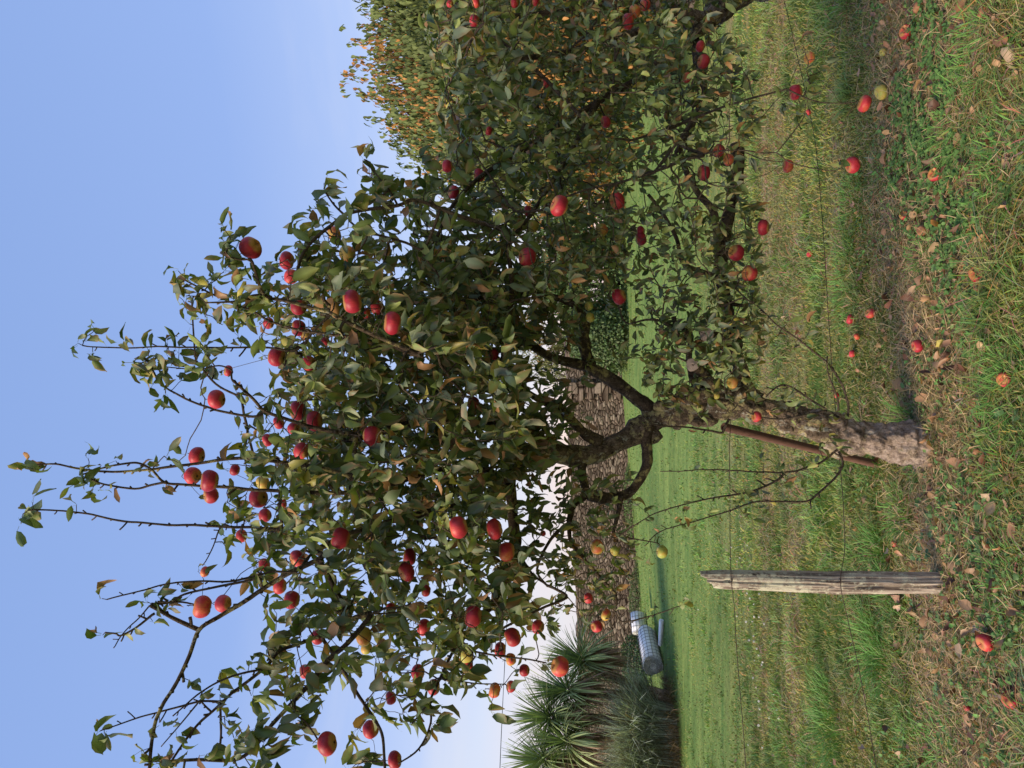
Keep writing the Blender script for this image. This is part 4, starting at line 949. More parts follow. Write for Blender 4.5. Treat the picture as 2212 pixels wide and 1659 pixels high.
# --- apples: (u, v, width, ripeness, label) ; ripeness 0 yellow-green .. 1 dark red
AP = [
 (541, 535, 50, .85, 'A', 'big dark red apple alone at a shoot tip, outermost of its corner'),
 (619, 563, 40, .9, 'A', 'red apple with its eye showing, just below the big lone shoot-tip apple'),
 (629, 597, 33, .7, 'A', 'duller red apple touching the round one just below the big lone apple'),
 (722, 506, 36, .45, 'A', 'green and red apple tucked against a thin upright branch in the crown\'s top corner'),
 (750, 548, 38, .35, 'A', 'green-shaded apple half behind a leaf, below the green and red one by the thin branch'),
 (761, 651, 52, .95, 'A', 'large bright red apple, biggest of the four around the rust-brown diagonal branch'),
 (815, 664, 34, .85, 'A', 'half covered red apple between the two large bright red ones on the diagonal branch'),
 (848, 697, 50, .95, 'A', 'large scarlet apple with a dark hollow in its end, lowest on the diagonal branch'),
 (790, 676, 24, .8, 'A', 'dark red apple edge showing under the largest bright red apple'),
 (645, 662, 40, .9, 'A', 'dark red apple in shadow behind the diagonal branch'),
 (580, 698, 26, .85, 'A', 'red apple mostly hidden by a leaf at the sky edge of the crown'),
 (645, 709, 36, .9, 'A', 'round red apple side by side with a shaded brownish one'),
 (662, 722, 28, .3, 'A', 'shaded brownish-green apple behind the round red one'),
 (598, 771, 42, .85, 'A', 'round red apple hanging alone over the sky edge where the bare shoots rise'),
 (703, 738, 20, .85, 'A', 'small red apple deep among leaves in the upper crown'),
 (668, 785, 34, .8, 'A', 'red apple crossed by a leaf stalk, below the lone round one at the sky edge'),
 (468, 863, 42, .8, 'A', 'red apple on a leafy shoot well out in the open sky'),
 (493, 801, 24, .8, 'A', 'small red apple hidden behind leaves where two sky shoots meet'),
 (644, 887, 43, .98, 'A', 'deep red apple, upper one of the touching pair on the brown sky-side branch'),
 (679, 909, 44, .98, 'A', 'deep red dimpled apple, lower of the touching pair on the brown sky-side branch'),
 (602, 913, 30, .85, 'A', 'bright red apple half behind a pale leaf, beside the deep red pair'),
 (634, 926, 26, .9, 'A', 'small red apple beneath the pale leaf beside the deep red pair'),
 (578, 950, 28, .85, 'A', 'red apple peeping from leaves at the sky edge between two shoots'),
 (651, 974, 38, .75, 'A', 'red apple streaked orange with its eye showing, on the straight dark branch'),
 (426, 985, 40, .9, 'A', 'plain red apple on the farther side of the sky shoot holding the cluster'),
 (417, 1028, 38, .8, 'A', 'red apple outermost in the sky cluster of three'),
 (452, 1038, 48, .95, 'A', 'largest apple in the sky cluster of three, with a dark eye'),
 (456, 1070, 37, .9, 'A', 'red apple under the largest one in the sky cluster'),
 (507, 1015, 27, .98, 'A', 'small very dark red apple alone inward of the sky cluster'),
 (568, 1043, 32, .3, 'A', 'mottled green and red apple sitting against a dark red one'),
 (559, 1076, 43, .9, 'A', 'dark red apple under the mottled green and red one'),
 (573, 1113, 30, .9, 'A', 'red apple with leaf shadow, next below the dark red and mottled pair'),
 (610, 1088, 24, .6, 'A', 'small pinkish apple partly covered, inward of the mottled apple'),
 (522, 1157, 29, .65, 'A', 'orange-red apple with a yellow-green leaf on it at the crown\'s outer edge'),
 (443, 1235, 23, .5, 'A', 'tiny orange apple dangling from a thin twig against the sky'),
 (571, 1221, 29, .7, 'A', 'half hidden red apple beside the forking grey branch'),
 (642, 1206, 38, .7, 'A', 'red apple partly covered by a leaf beside the thick fork of the sky branch'),
 (736, 1163, 46, 1.0, 'A', 'large very dark red apple with a thin leaf lying over it'),
 (805, 942, 46, .97, 'A', 'large glossy red apple alone in the middle of the leafy crown'),
 (604, 1266, 36, .65, 'A', 'orange-tinged red apple above the bright red one on the long bare branch'),
 (630, 1296, 40, .9, 'A', 'bright red apple with a light spot, hanging below the long bare branch'),
 (437, 1310, 48, .65, 'A', 'large rosy apple with green shoulder, in the fork of the bare sky branches'),
 (482, 1304, 38, .8, 'A', 'scabbed red apple touching the large rosy one in the fork'),
 (885, 1203, 38, 1.0, 'A', 'dark red apple in deep shade, upper of a shaded pair'),
 (878, 1234, 42, .95, 'A', 'dark red apple catching light, lower of a shaded pair'),
 (990, 1139, 49, .8, 'A', 'big red apple with a leaf across its side, near the thick black limb'),
 (1068, 1142, 46, .85, 'A', 'big red apple behind a ragged leaf, against the thick black limb'),
 (1095, 1192, 42, .6, 'A', 'orange-red apple behind a large green leaf at the end of the thick black limb'),
 (1022, 1332, 46, .9, 'A', 'broad crimson apple with a green hollow in its base, in the lower crown'),
 (785, 1373, 42, .25, 'A', 'green apple flushed orange, with a dark leaf in front'),
 (792, 1400, 28, .15, 'A', 'shaded green apple behind the green one flushed orange'),
 (686, 1376, 34, .85, 'A', 'red apple behind pale leaves by the crown\'s sky side gap'),
 (845, 1315, 26, .75, 'A', 'small orange-red apple under a pale leaf near the middle of the crown'),
 (916, 1355, 36, .75, 'A', 'shaded red apple crossed by a thin twig'),
 (920, 1276, 26, .8, 'A', 'pinkish red apple half behind leaves, next to a shaded hollow of the crown'),
 (1107, 1376, 42, .8, 'A', 'red apple behind a broad dark leaf, biggest of the cluster over the palms'),
 (1162, 1354, 32, .8, 'A', 'red apple showing only half beside a lit leaf, over the palms'),
 (1080, 1403, 32, .85, 'A', 'red oval apple in the cluster over the palms'),
 (1103, 1424, 28, .45, 'A', 'greenish orange apple at the lower side of the cluster over the palms'),
 (1008, 1413, 36, .1, 'A', 'large green apple in shade beside a small red one'),
 (1012, 1436, 26, .75, 'A', 'small red apple under the shaded green one'),
 (903, 1452, 35, .75, 'A', 'rust-red apple left open in the thin lower crown'),
 (844, 1508, 28, .95, 'A', 'small dark red apple against the sky, next to yellowing leaves'),
 (937, 1485, 34, .9, 'A', 'red apple split by a dark branch passing in front of it'),
 (1068, 1492, 32, .45, 'A', 'olive and red apple with a dark eye, beside the overhead cable'),
 (1104, 1483, 25, .65, 'A', 'small rosy apple with a leaf-like tip, beside the olive and red one'),
 (1133, 1448, 26, .9, 'A', 'small bright red apple above the palm leaves'),
 (1210, 1440, 43, .6, 'A', 'large apple, half red half green, hanging in front of the palm'),
 (659, 1450, 30, .65, 'A', 'orange-green apple beside a spotted yellow leaf'),
 (707, 1607, 50, .8, 'A', 'large red apple with a brown scab, on a curved twig in the sky'),
 (801, 1576, 38, .8, 'A', 'red apple at a branch tip near the bottom edge of the picture'),
 (853, 1642, 38, .9, 'A', 'dark red apple nearest the bottom edge of the picture'),
 (1290, 1181, 32, .4, 'A', 'yellow and red apple hanging in front of the stone wall'),
 (1328, 1190, 22, .1, 'A', 'small greenish apple half hidden beside the yellow and red one by the wall'),
 (1430, 1192, 30, .12, 'A', 'yellow-green apple hanging alone over the lawn'),
 (1271, 1292, 24, .75, 'A', 'small red apple with a black hole, against the wall top'),
 (1309, 1328, 26, .4, 'A', 'small orange apple with two black spots, in front of the wall'),
 (1289, 1353, 27, .8, 'A', 'small rosy red apple in front of the wall, next after the spotted orange one'),
 (1067, 766, 26, .9, 'A', 'red apple seen through leaves beside the bright gap in the crown'),
 (1022, 870, 30, .85, 'A', 'red apple mostly covered by a dark leaf in the inner crown'),
 (1272, 661, 20, .05, 'A', 'tiny green apple, upper one of the green pair under the leaves'),
 (1275, 686, 22, .08, 'A', 'tiny green apple, lower one of the green pair under the leaves'),
 (1337, 641, 35, .9, 'A', 'red apple with its eye showing, hanging before the mown lawn'),
 (1173, 1152, 14, .7, 'A', 'tiny red apple far in the thin lower branches'),
 (1582, 826, 27, .3, 'A', 'orange-yellow apple resting beside the gnarled low arm of the trunk'),
 (1548, 855, 16, .15, 'A', 'very small yellow-red apple close to the trunk'),
 (1634, 900, 25, .8, 'A', 'red apple held tight against the trunk by a round leaf'),
 (1649, 491, 34, .95, 'A', 'dark glossy red apple hanging clear over the lawn below the low arm'),
 (1591, 546, 36, .9, 'A', 'red apple half behind a leaf, upper of the two under the low arm'),
 (1620, 590, 35, .7, 'A', 'bright orange-red apple with a brown leaf on top, under the low arm'),
 (1139, 555, 42, .97, 'B', 'round crimson apple, largest in the middle between the two trees'),
 (1300, 497, 30, .3, 'B', 'orange and green apple above the yellow one'),
 (1338, 516, 25, .1, 'B', 'yellow apple beside the small dark red pair'),
 (1385, 516, 28, .98, 'B', 'dark red apple, front one of the small dark pair'),
 (1384, 499, 22, .95, 'B', 'dark red apple, rear one of the small dark pair'),
 (1208, 444, 46, .85, 'B', 'large rosy red apple at the end of the brown shoot'),
 (1333, 434, 38, .75, 'B', 'heart-shaped red apple peeping between leaves'),
 (1142, 457, 26, .85, 'B', 'pink-red apple behind the thin brown shoot'),
 (1152, 489, 28, .2, 'B', 'green-gold apple half covered by a pale leaf'),
 (966, 359, 28, .9, 'B', 'red apple nearest the open sky on the second tree'),
 (1035, 379, 29, .9, 'B', 'red apple crossed by a pale twig'),
 (980, 415, 30, .9, 'B', 'red apple by a dark leaf, lowest of the three near the chestnut tree'),
 (1056, 283, 19, .8, 'B', 'small red apple alone before the browning chestnut leaves'),
 (1309, 264, 26, .85, 'B', 'red apple framed by leaves at the end of the grey diagonal shoot'),
 (1179, 178, 22, .8, 'B', 'red apple behind the grey diagonal shoot'),
 (1024, 45, 27, .9, 'B', 'red apple standing out near the top edge beside the chestnut tree'),
 (972, 8, 16, .8, 'B', 'small red apple cut by the top edge, nearest the sky'),
 (1028, 5, 22, .7, 'B', 'red apple cut by the top edge, inward of the small one'),
 (1112, 4, 24, .8, 'B', 'red apple cut by the top edge, third along from the sky'),
 (1157, 1, 22, .8, 'B', 'red apple cut by the top edge, fourth along from the sky'),
 (1357, 47, 33, .75, 'B', 'red apple with a bright leaf in front, beside the thin upright shoot'),
 (1371, 25, 28, .55, 'B', 'dull orange apple behind the red one with a bright leaf'),
 (1393, 11, 25, .7, 'B', 'orange-red apple nearest the top edge by the dark trunk'),
 (1520, 133, 31, .65, 'B', 'orange-red apple lowest of the leafy group above the lawn'),
 (1513, 100, 24, .75, 'B', 'red apple hidden by a leaf next to the orange-red one'),
 (1484, 168, 22, .5, 'B', 'dull orange apple half seen among drooping leaves'),
 (1521, 373, 34, .9, 'B', 'red apple with a torn leaf under it, beside the lichened limb'),
 (1553, 325, 28, .85, 'B', 'scarlet apple broken up by crossing leaves at the shoot tip'),
 (1574, 345, 26, .55, 'B', 'orange-pink apple just under the shoot tip leaves'),
 (1718, 199, 32, .95, 'B', 'deep red apple with a leaf across its face, above the wire'),
 (1748, 125, 25, .4, 'B', 'brownish apple below drooping leaves over the grass'),
 (1868, 224, 35, .7, 'B', 'speckled red apple hanging lowest on a bare stalk, close to a fallen yellow one'),
 (1702, 358, 28, .6, 'B', 'orange-red apple with a twig across it, over the lawn'),
 (1842, 356, 36, .8, 'B', 'bright red apple with two small leaves, hanging low below the wire'),
]
apple_pos = []
for (u, v, w, ripe, tr_, lab) in AP:
    d = 128.0 / w
    lo, hi = (2.42, 3.45) if tr_ == 'A' else (2.75, 3.7)
    if u > 1240: lo = 3.05
    if u > 1540 and tr_ == 'A': lo = 3.42 if v > 700 else 3.2
    d = min(max(d, lo), hi)
    if u > 1500 and 800 < v < 920: d = 3.46
    c = P(u, v, d)
    apple_pos.append((c, w * d / FPX / 2, u, v, w, d))

# --- leafy crowns: rosettes of leaves scattered by density bands, then joined to the limbs by grown twigs
# (v band start) : [(u0, u1, density 0-9, d near, d far)]
M0, M1, B0, B1 = 2.6, 3.85, 3.0, 4.5
DB = {
 -50: [(925, 1600, 8, B0, B1)],
 0: [(915, 1480, 8, B0, B1), (1480, 1530, 3, B0, 3.9)],
 50: [(925, 1560, 8, B0, B1)],
 100: [(940, 1600, 8, B0, B1), (1730, 1780, 3, 3.2, 3.5)],
 150: [(955, 1620, 8, B0, B1), (1700, 1770, 3, 3.2, 3.5)],
 200: [(970, 1620, 8, B0, B1), (1690, 1760, 3.5, 3.15, 3.5)],
 250: [(960, 1040, 6, B0, B1), (1100, 1540, 7, B0, B1), (1560, 1640, 4, 3.1, 3.8)],
 300: [(940, 1000, 5, B0, B1), (1000, 1120, 2.5, B0, B1), (1120, 1600, 7, B0, B1)],
 350: [(910, 1010, 6, B0, 4.2), (1010, 1100, 4, B0, 4.2), (1100, 1590, 6, B0, 4.2), (770, 820, 4, 2.8, 3.1)],
 400: [(700, 720, 4, 2.7, 3.0), (770, 870, 4.5, 2.8, 3.2), (880, 1350, 7, B0, 4.2), (1350, 1500, 3, B0, 3.9), (1500, 1600, 5, B0, 3.9)],
 450: [(680, 760, 5, 2.65, 3.0), (780, 860, 3, 2.7, 3.2), (880, 1360, 8, 2.9, 4.2), (1380, 1620, 4, 3.2, 3.9)],
 500: [(470, 520, 3, 2.45, 2.6), (640, 790, 6, 2.6, 3.1), (790, 850, 2.5, 2.7, 3.2), (890, 1370, 7, 2.85, 4.1), (1390, 1630, 4.5, 3.2, 3.9)],
 550: [(460, 500, 3, 2.45, 2.6), (570, 840, 6.5, 2.6, 3.3), (910, 1340, 7, 2.8, 4.1), (1400, 1640, 4.5, 3.2, 3.9)],
 600: [(390, 520, 3, 2.45, 2.65), (560, 860, 7, 2.55, 3.6), (890, 1180, 8.5, 2.8, 4.1), (1180, 1330, 5, 2.9, 3.9), (1430, 1640, 4.6, 3.3, 3.9)],
 650: [(430, 560, 3.6, 2.5, 2.8), (570, 850, 8, 2.55, 3.7), (870, 1100, 9, 2.8, 4.1), (1130, 1270, 6, 3.3, 3.9), (1380, 1640, 4.6, 3.3, 3.9)],
 700: [(400, 560, 2, 2.55, 2.8), (560, 1100, 8.5, 2.6, M1), (1130, 1260, 4, 3.4, 3.9), (1330, 1420, 2.4, 3.4, 3.8), (1420, 1640, 5, 3.3, 3.8)],
 750: [(280, 420, 3, 2.6, 2.75), (420, 600, 1.3, 2.6, 2.85), (600, 1100, 8.5, 2.6, M1), (1110, 1190, 1.5, 3.3, 3.7), (1190, 1290, 2.5, 3.5, 3.8), (1340, 1600, 4.6, 3.3, 3.7)],
 800: [(330, 440, 2.2, 2.62, 2.75), (560, 620, 2, 2.7, 3.0), (620, 1100, 8.5, 2.6, M1), (1100, 1230, 2, 3.4, 3.7), (1380, 1600, 5, 3.35, 3.7)],
 850: [(350, 420, 1, 2.62, 2.7), (560, 640, 4, 2.7, 3.0), (640, 1110, 8.5, 2.6, M1), (1110, 1160, 3, 3.2, 3.6), (1190, 1260, 3, 3.4, 3.7), (1430, 1520, 3, 3.35, 3.55)],
 900: [(560, 640, 5, 2.65, 3.1), (640, 1120, 8.5, 2.6, M1), (1100, 1150, 4, 3.2, 3.5), (1170, 1260, 3, 3.4, 3.7)],
 950: [(490, 560, 2.5, 2.65, 2.9), (560, 1090, 8, 2.6, M1), (1080, 1160, 4, 3.2, 3.6)],
 1000: [(480, 600, 5, 2.65, 3.0), (600, 1080, 7.5, 2.6, M1), (1080, 1250, 3, 3.3, 3.7)],
 1050: [(490, 600, 5, 2.65, 3.0), (600, 1080, 7.5, 2.6, M1), (1080, 1360, 3.4, 3.3, 3.7)],
 1100: [(470, 600, 5, 2.65, 3.0), (600, 1070, 7, 2.6, M1), (1070, 1360, 4.2, 3.3, 3.7)],
 1150: [(500, 580, 4, 2.65, 3.0), (580, 1090, 6.5, 2.6, 3.6), (1090, 1360, 4.6, 3.25, 3.6)],
 1200: [(540, 1130, 5.5, 2.65, 3.5), (1130, 1350, 4.4, 3.25, 3.6)],
 1250: [(570, 780, 4.5, 2.65, 3.2), (780, 1130, 6, 2.65, 3.5), (1200, 1340, 3, 3.25, 3.6)],
 1300: [(600, 700, 4, 2.65, 3.1), (700, 1130, 6, 2.65, 3.5), (1140, 1190, 2, 3, 3.3), (1240, 1320, 2.4, 3.25, 3.5)],
 1350: [(580, 680, 5, 2.65, 3.1), (680, 1130, 6, 2.65, 3.4), (1130, 1180, 3, 2.9, 3.3)],
 1400: [(560, 690, 5, 2.6, 3.0), (720, 1120, 5.2, 2.65, 3.3)],
 1450: [(500, 560, 1.5, 2.6, 2.8), (600, 760, 3, 2.6, 3.0), (840, 1100, 3.6, 2.65, 3.2)],
 1500: [(470, 540, 1, 2.55, 2.7), (560, 680, 3.5, 2.55, 2.8), (780, 960, 3.6, 2.65, 3.0), (1060, 1090, .8, 2.8, 2.9)],
 1550: [(540, 640, 3, 2.5, 2.7), (760, 820, 2.5, 2.6, 2.8), (900, 950, 2, 2.6, 2.9)],
 1600: [(500, 600, 3.5, 2.45, 2.65), (290, 360, 2.6, 2.5, 2.6), (400, 480, .8, 2.5, 2.6), (770, 830, 2.5, 2.6, 2.8)],
 1650: [(500, 620, 3, 2.45, 2.65), (290, 360, 2.6, 2.5, 2.6), (700, 830, 2, 2.6, 2.8)],
}
EXPL = [  # single rosettes traced on the shoots: (u, v, leaves, d)
 (170, 742, 4, 2.7), (182, 735, 3, 2.7), (200, 760, 3, 2.7), (205, 712, 2, 2.7), (275, 745, 4, 2.68), (290, 775, 5, 2.66), (318, 785, 5, 2.65), (345, 800, 5, 2.65), (362, 742, 2, 2.7), (330, 830, 3, 2.65),
 (70, 1008, 5, 2.65), (58, 1000, 3, 2.65), (60, 1103, 4, 2.6), (50, 1110, 3, 2.6), (45, 1130, 2, 2.6), (70, 1085, 2, 2.6), (185, 1032, 6, 2.6), (200, 1055, 5, 2.6), (165, 1045, 4, 2.6), (190, 990, 3, 2.65), (250, 995, 2, 2.65),
 (165, 1090, 2, 2.62), (250, 1050, 2, 2.62), (355, 985, 2, 2.66), (385, 1000, 1, 2.66), (220, 1293, 2, 2.6), (222, 1372, 3, 2.6), (318, 1300, 4, 2.66), (345, 1290, 3, 2.66), (360, 1315, 3, 2.66), (330, 1342, 1, 2.66),
 (390, 1265, 3, 2.7), (215, 1580, 5, 2.55), (225, 1585, 3, 2.55), (345, 1560, 2, 2.6), (400, 1590, 2, 2.6), (475, 1500, 2, 2.65), (440, 1495, 2, 2.65), (410, 1470, 2, 2.65), (475, 1450, 2, 2.7), (540, 1430, 3, 2.72),
 (485, 495, 4, 2.5), (490, 540, 5, 2.5), (498, 515, 3, 2.5), (385, 585, 2, 2.5), (378, 620, 2, 2.5), (400, 605, 3, 2.5), (430, 640, 4, 2.5), (445, 680, 3, 2.55), (400, 660, 2, 2.55), (455, 610, 3, 2.5), (410, 700, 3, 2.6),
 (700, 395, 2, 2.75), (690, 430, 4, 2.75), (630, 490, 3, 2.7), (800, 350, 3, 2.9), (785, 385, 4, 2.85), (815, 390, 4, 2.85), (830, 420, 3, 2.88), (480, 1170, 3, 2.75), (490, 1185, 2, 2.75), (440, 1250, 2, 2.7),
 (1470, 1308, 3, 3.3), (1420, 1322, 2, 3.3), (1480, 1115, 4, 3.25), (1470, 1130, 3, 3.25), (1480, 1090, 3, 3.25), (1450, 1115, 2, 3.3), (1590, 1090, 5, 3.3), (1610, 1115, 4, 3.3), (1600, 1060, 4, 3.35), (1640, 1100, 2, 3.3),
 (1690, 1050, 4, 3.4), (1720, 990, 2, 3.42), (1650, 1000, 2, 3.4), (1740, 1055, 3, 3.4), (1770, 970, 3, 3.45), (1790, 950, 4, 3.45), (1810, 970, 3, 3.4), (1745, 1015, 2, 3.4), (1680, 1020, 2, 3.4), (1700, 870, 4, 3.45),
 (1660, 890, 4, 3.45), (1630, 870, 4, 3.45), (1640, 900, 3, 3.44), (1740, 900, 3, 3.45), (1780, 905, 3, 3.45), (1720, 885, 3, 3.45), (1800, 895, 2, 3.45), (1740, 730, 2, 3.35), (1700, 700, 2, 3.35), (1660, 690, 3, 3.3), (1630, 660, 4, 3.3),
 (1720, 750, 2, 3.35), (1680, 725, 2, 3.35), (1752, 705, 2, 3.35), (1745, 205, 5, 3.25), (1725, 215, 5, 3.3), (1750, 180, 3, 3.3), (1700, 200, 4, 3.35), (1735, 250, 3, 3.2), (1745, 130, 4, 3.3), (1735, 100, 3, 3.3), (1820, 350, 2, 3.12),
 (1690, 345, 2, 3.2), (1600, 320, 5, 3.2), (1570, 320, 5, 3.2), (1550, 340, 4, 3.2), (1620, 335, 3, 3.2), (1630, 520, 4, 3.3), (1625, 560, 3, 3.35), (1600, 500, 4, 3.4), (1205, 820, 4, 3.45), (1225, 880, 5, 3.45), (1185, 800, 3, 3.5),
 (1190, 875, 4, 3.5), (1112, 1180, 5, 3.3), (1100, 1205, 5, 3.3), (1125, 1160, 4, 3.3), (1120, 1215, 5, 3.35), (1090, 1170, 5, 3.3), (1370, 1085, 4, 3.4), (1350, 1040, 3, 3.5), (1400, 1110, 2, 3.3), (1437, 870, 4, 3.5), (1450, 840, 4, 3.5), (1470, 860, 3, 3.5), (1110, 930, 4, 3.2), (1085, 980, 4, 3.1), (1160, 1100, 3, 3.4),
]
ros = []
for vb, runs in DB.items():
    for (u0, u1, den, da, db) in runs:
        area = (u1 - u0) * 50.0
        ne = area / 2500.0 * (den / 9.0) ** 1.35 * (10.5 if u0 > 880 and vb < 640 else (9.0 if u0 < 1120 else 12.0))
        nn = int(ne) + (rng.random() < ne - int(ne))
        for _ in range(nn):
            u = rng.uniform(u0, u1); v = vb + rng.uniform(-6, 56)
            d = da + (db - da) * rng.random() ** .9
            isB = (u > 900 and v < 480) or (u > 880 and 480 <= v < 600 and d > 2.9 and rng.random() < .6)
            ros.append((u, v, d, rng.integers(3, 7), isB))
for (u, v, k, d) in EXPL:
    ros.append((u + 0., v + 0., d, k, v < 400 and u > 1400))
for (u0, u1, v0, v1, cnt, da, db) in ((640, 1110, 620, 1120, 190, 3.4, 4.1), (880, 1120, 540, 760, 150, 3.5, 4.3), (1080, 1200, 860, 1040, 44, 3.2, 3.5), (1080, 1260, 660, 860, 30, 3.3, 3.8), (1120, 1300, 1040, 1340, 40, 3.2, 3.6), (1480, 1620, 640, 860, 22, 3.3, 3.6), (940, 1330, -40, 430, 150, 3.6, 4.8),
                                      (1380, 1640, 400, 860, 45, 3.2, 3.75), (1180, 1400, 430, 660, 60, 3.2, 4.1), (620, 860, 520, 760, 40, 2.8, 3.5), (700, 1090, 1120, 1330, 60, 3.0, 3.7)):
    for _ in range(cnt):
        u, v, d = rng.uniform(u0, u1), rng.uniform(v0, v1), rng.uniform(da, db)
        ros.append((u, v, d, rng.integers(4, 7), u > 900 and v < 500))
ros_p = np.array([P(r[0], r[1], r[2]) for r in ros]); ros_n = np.array([r[3] for r in ros]); ros_b = np.array([r[4] for r in ros])

def grow(sk, targets, tree, extra_end=None):
    """join every target to the nearest wood, Prim-style with a path-length penalty -> twig tubes"""
    SP, SR, _ = sk.arr(); ns = len(SP); n = len(targets)
    best = np.full(n, 1e9); par = np.zeros(n, int)
    for i0 in range(0, ns, 400):
        dd = np.linalg.norm(targets[:, None] - SP[None, i0:i0 + 400], axis=2); j = dd.argmin(1); m = dd[np.arange(n), j]
        up = m < best; best[up] = m[up]; par[up] = i0 + j[up]
    done = np.zeros(n, bool); cost = best.copy(); path = np.zeros(n); order = []
    allp = list(SP); idx_node = {}
    for _ in range(n):
        c = np.where(done, 1e9, cost); i = int(c.argmin()); done[i] = True; order.append(i)
        pd = best[i]; path[i] = (path[par[i] - ns] if par[i] >= ns else 0) + pd
        dd = np.linalg.norm(targets - targets[i], axis=1); cc = dd + .25 * path[i]
        up = (~done) & (cc < cost); cost[up] = cc[up]; best[up] = dd[up]; par[up] = ns + i
    desc = np.ones(n)
    for i in reversed(order):
        if par[i] >= ns: desc[par[i] - ns] += desc[i]
    mb = MB(); dirs = np.zeros((n, 3))
    for i in order:
        a = SP[par[i]] if par[i] < ns else targets[par[i] - ns]; b_ = targets[i]
        L_ = np.linalg.norm(b_ - a); dirs[i] = (b_ - a) / max(L_, 1e-6)
        r1 = .0013 * desc[i] ** .42; r0 = min(r1 * 1.15, .009)
        off = rng.normal(0, 1, 3) * L_ * .07
        if L_ > .05:
            p = catmull([a, a + (b_ - a) * .35 + off, a + (b_ - a) * .7 - off * .3, b_], 2)
        else: p = np.array([a, (a + b_) / 2, b_])
        tube(mb, p, np.linspace(r0, r1, len(p)), 4 if r1 < .003 else 5, cap=False)
    link('twigs', mb.mesh('twigs', M_twig), tree)
    return dirs
AC = np.array([a[0] for a in apple_pos]); AR = np.array([a[1] for a in apple_pos]); AUV = np.array([[a[2], a[3], a[4], a[5]] for a in apple_pos])
atree = np.array([a[4] == 'B' for a in AP])
stem_top = AC + np.stack([rng.normal(0, .003, len(AC)), rng.normal(0, .003, len(AC)), AR * 1.0 + .012], -1)

def foliage(tree, pos, num, dirs, big=1.0, name='foliage'):
    mb = MB()
    idx = np.repeat(np.arange(len(pos)), num); n = len(idx)
    U0 = proj(pos)[0]; big = (big * np.where(U0 > 1150, .72, np.where(U0 < 540, .86, 1.0)))[idx]
    az = rng.uniform(0, 2 * math.pi, n); el = rng.normal(-.25, .55, n)
    dv = np.stack([np.cos(az) * np.cos(el), np.sin(az) * np.cos(el), np.sin(el)], -1)
    out0 = norm(dv * .8 + dirs[idx] * .5 + [0, 0, .35])
    dv = norm(dv + dirs[idx] * .25 + np.array([0, 0, -.42]))
    pl = rng.uniform(.008, .026, n)
    pet = pos[idx] + rng.normal(0, .004, (n, 3))
    base = pet + out0 * pl[:, None] + rng.normal(0, .003, (n, 3))
    nr = norm(np.array([0, 0, 1.0]) * .7 + dv * .35 + rng.normal(0, .62, (n, 3)))
    L_ = rng.uniform(.052, .100, n) * big; W_ = L_ * rng.uniform(.38, .54, n)
    mid = base + dv * L_[:, None] * .5
    U_, V_, D_ = proj(mid)
    keep = np.ones(n, bool)
    for (cu, cv, cw, cd), cpos, cr_ in zip(AUV, AC, AR):
        near = (np.abs(U_ - cu) < 70) & (np.abs(V_ - cv) < 70)
        ii_ = np.nonzero(near)[0]
        if len(ii_) == 0: continue
        q = np.hypot(U_[ii_] - cu, V_[ii_] - cv); front = D_[ii_] < cd + .01
        lim = cw * .5 + 13
        hit = front & (q < lim) & (rng.random(len(ii_)) < np.where(q < cw * .42, .97, .86))
        inside = np.linalg.norm(mid[ii_] - cpos, axis=1) < cr_ + .012
        tip = np.linalg.norm(base[ii_] + dv[ii_] * L_[ii_][:, None] - cpos, axis=1) < cr_ + .004
        keep[ii_[hit | inside | tip]] = False
    k = keep
    fb = fbm(pos[idx] * 5, 2, 13)
    r = rng.random(n)
    g0 = np.array([.042, .074, .024]); g1 = np.array([.175, .220, .066]); g2 = np.array([.12, .155, .095])
    m_ = rng.random((n, 1)) ** 1.25; C = g0 * (1 - m_) + g1 * m_
    C = np.where((rng.random(n) < .28)[:, None], g2 * rng.uniform(.7, 1.2, (n, 1)), C)
    ye = r < .035; C[ye] = np.array([.26, .24, .05]) * rng.uniform(.6, 1.1, (ye.sum(), 1))
    br = (r > .035) & (r < .10); C[br] = np.array([.24, .13, .055]) * rng.uniform(.6, 1.3, (br.sum(), 1))
    edge = np.where(rng.random(n) < .6, rng.uniform(.25, 1.0, n), 0.05)
    leaves(mb, base[k], dv[k], nr[k], L_[k], W_[k], rng.uniform(.1, 2.1, n)[k] * np.where(rng.random(n) < .85, 1, -.6)[k], rng.uniform(0.05, 1.1, n)[k], C[k], np.array([.23, .135, .065]), edge[k], pet[k])
    link(name, mb.mesh(name, M_leaf), tree)
    return int(k.sum())
for tree, sk, isb in ((tree_a, SA, False), (tree_b, SB, True)):
    sel = ros_b == isb; ap = atree == isb
    tg = np.vstack([ros_p[sel], stem_top[ap]])
    dirs = grow(sk, tg, tree)
    ns = sel.sum()
    nfo = foliage(tree, ros_p[sel], ros_n[sel], dirs[:ns])
    # a couple of leaves at each apple stalk
    foliage(tree, stem_top[ap], rng.integers(1, 4, ap.sum()), dirs[ns:], .9, 'spur_leaves')
    print('leaves', nfo, 'rosettes', ns)
    # leaf pairs directly along the traced shoots
for tree, sk, lo in ((tree_a, SA, .0),):
    Pn, Rn, _ = sk.arr(); uu, vv, dd_ = proj(Pn)
    s_ = (Rn < .006) & (rng.random(len(Pn)) < np.where(uu < 500, .07, .14))
    foliage(tree, Pn[s_], rng.integers(1, 3, s_.sum()), np.tile([0, 0, .5], (s_.sum(), 1)), .75, 'shoot_leaves')

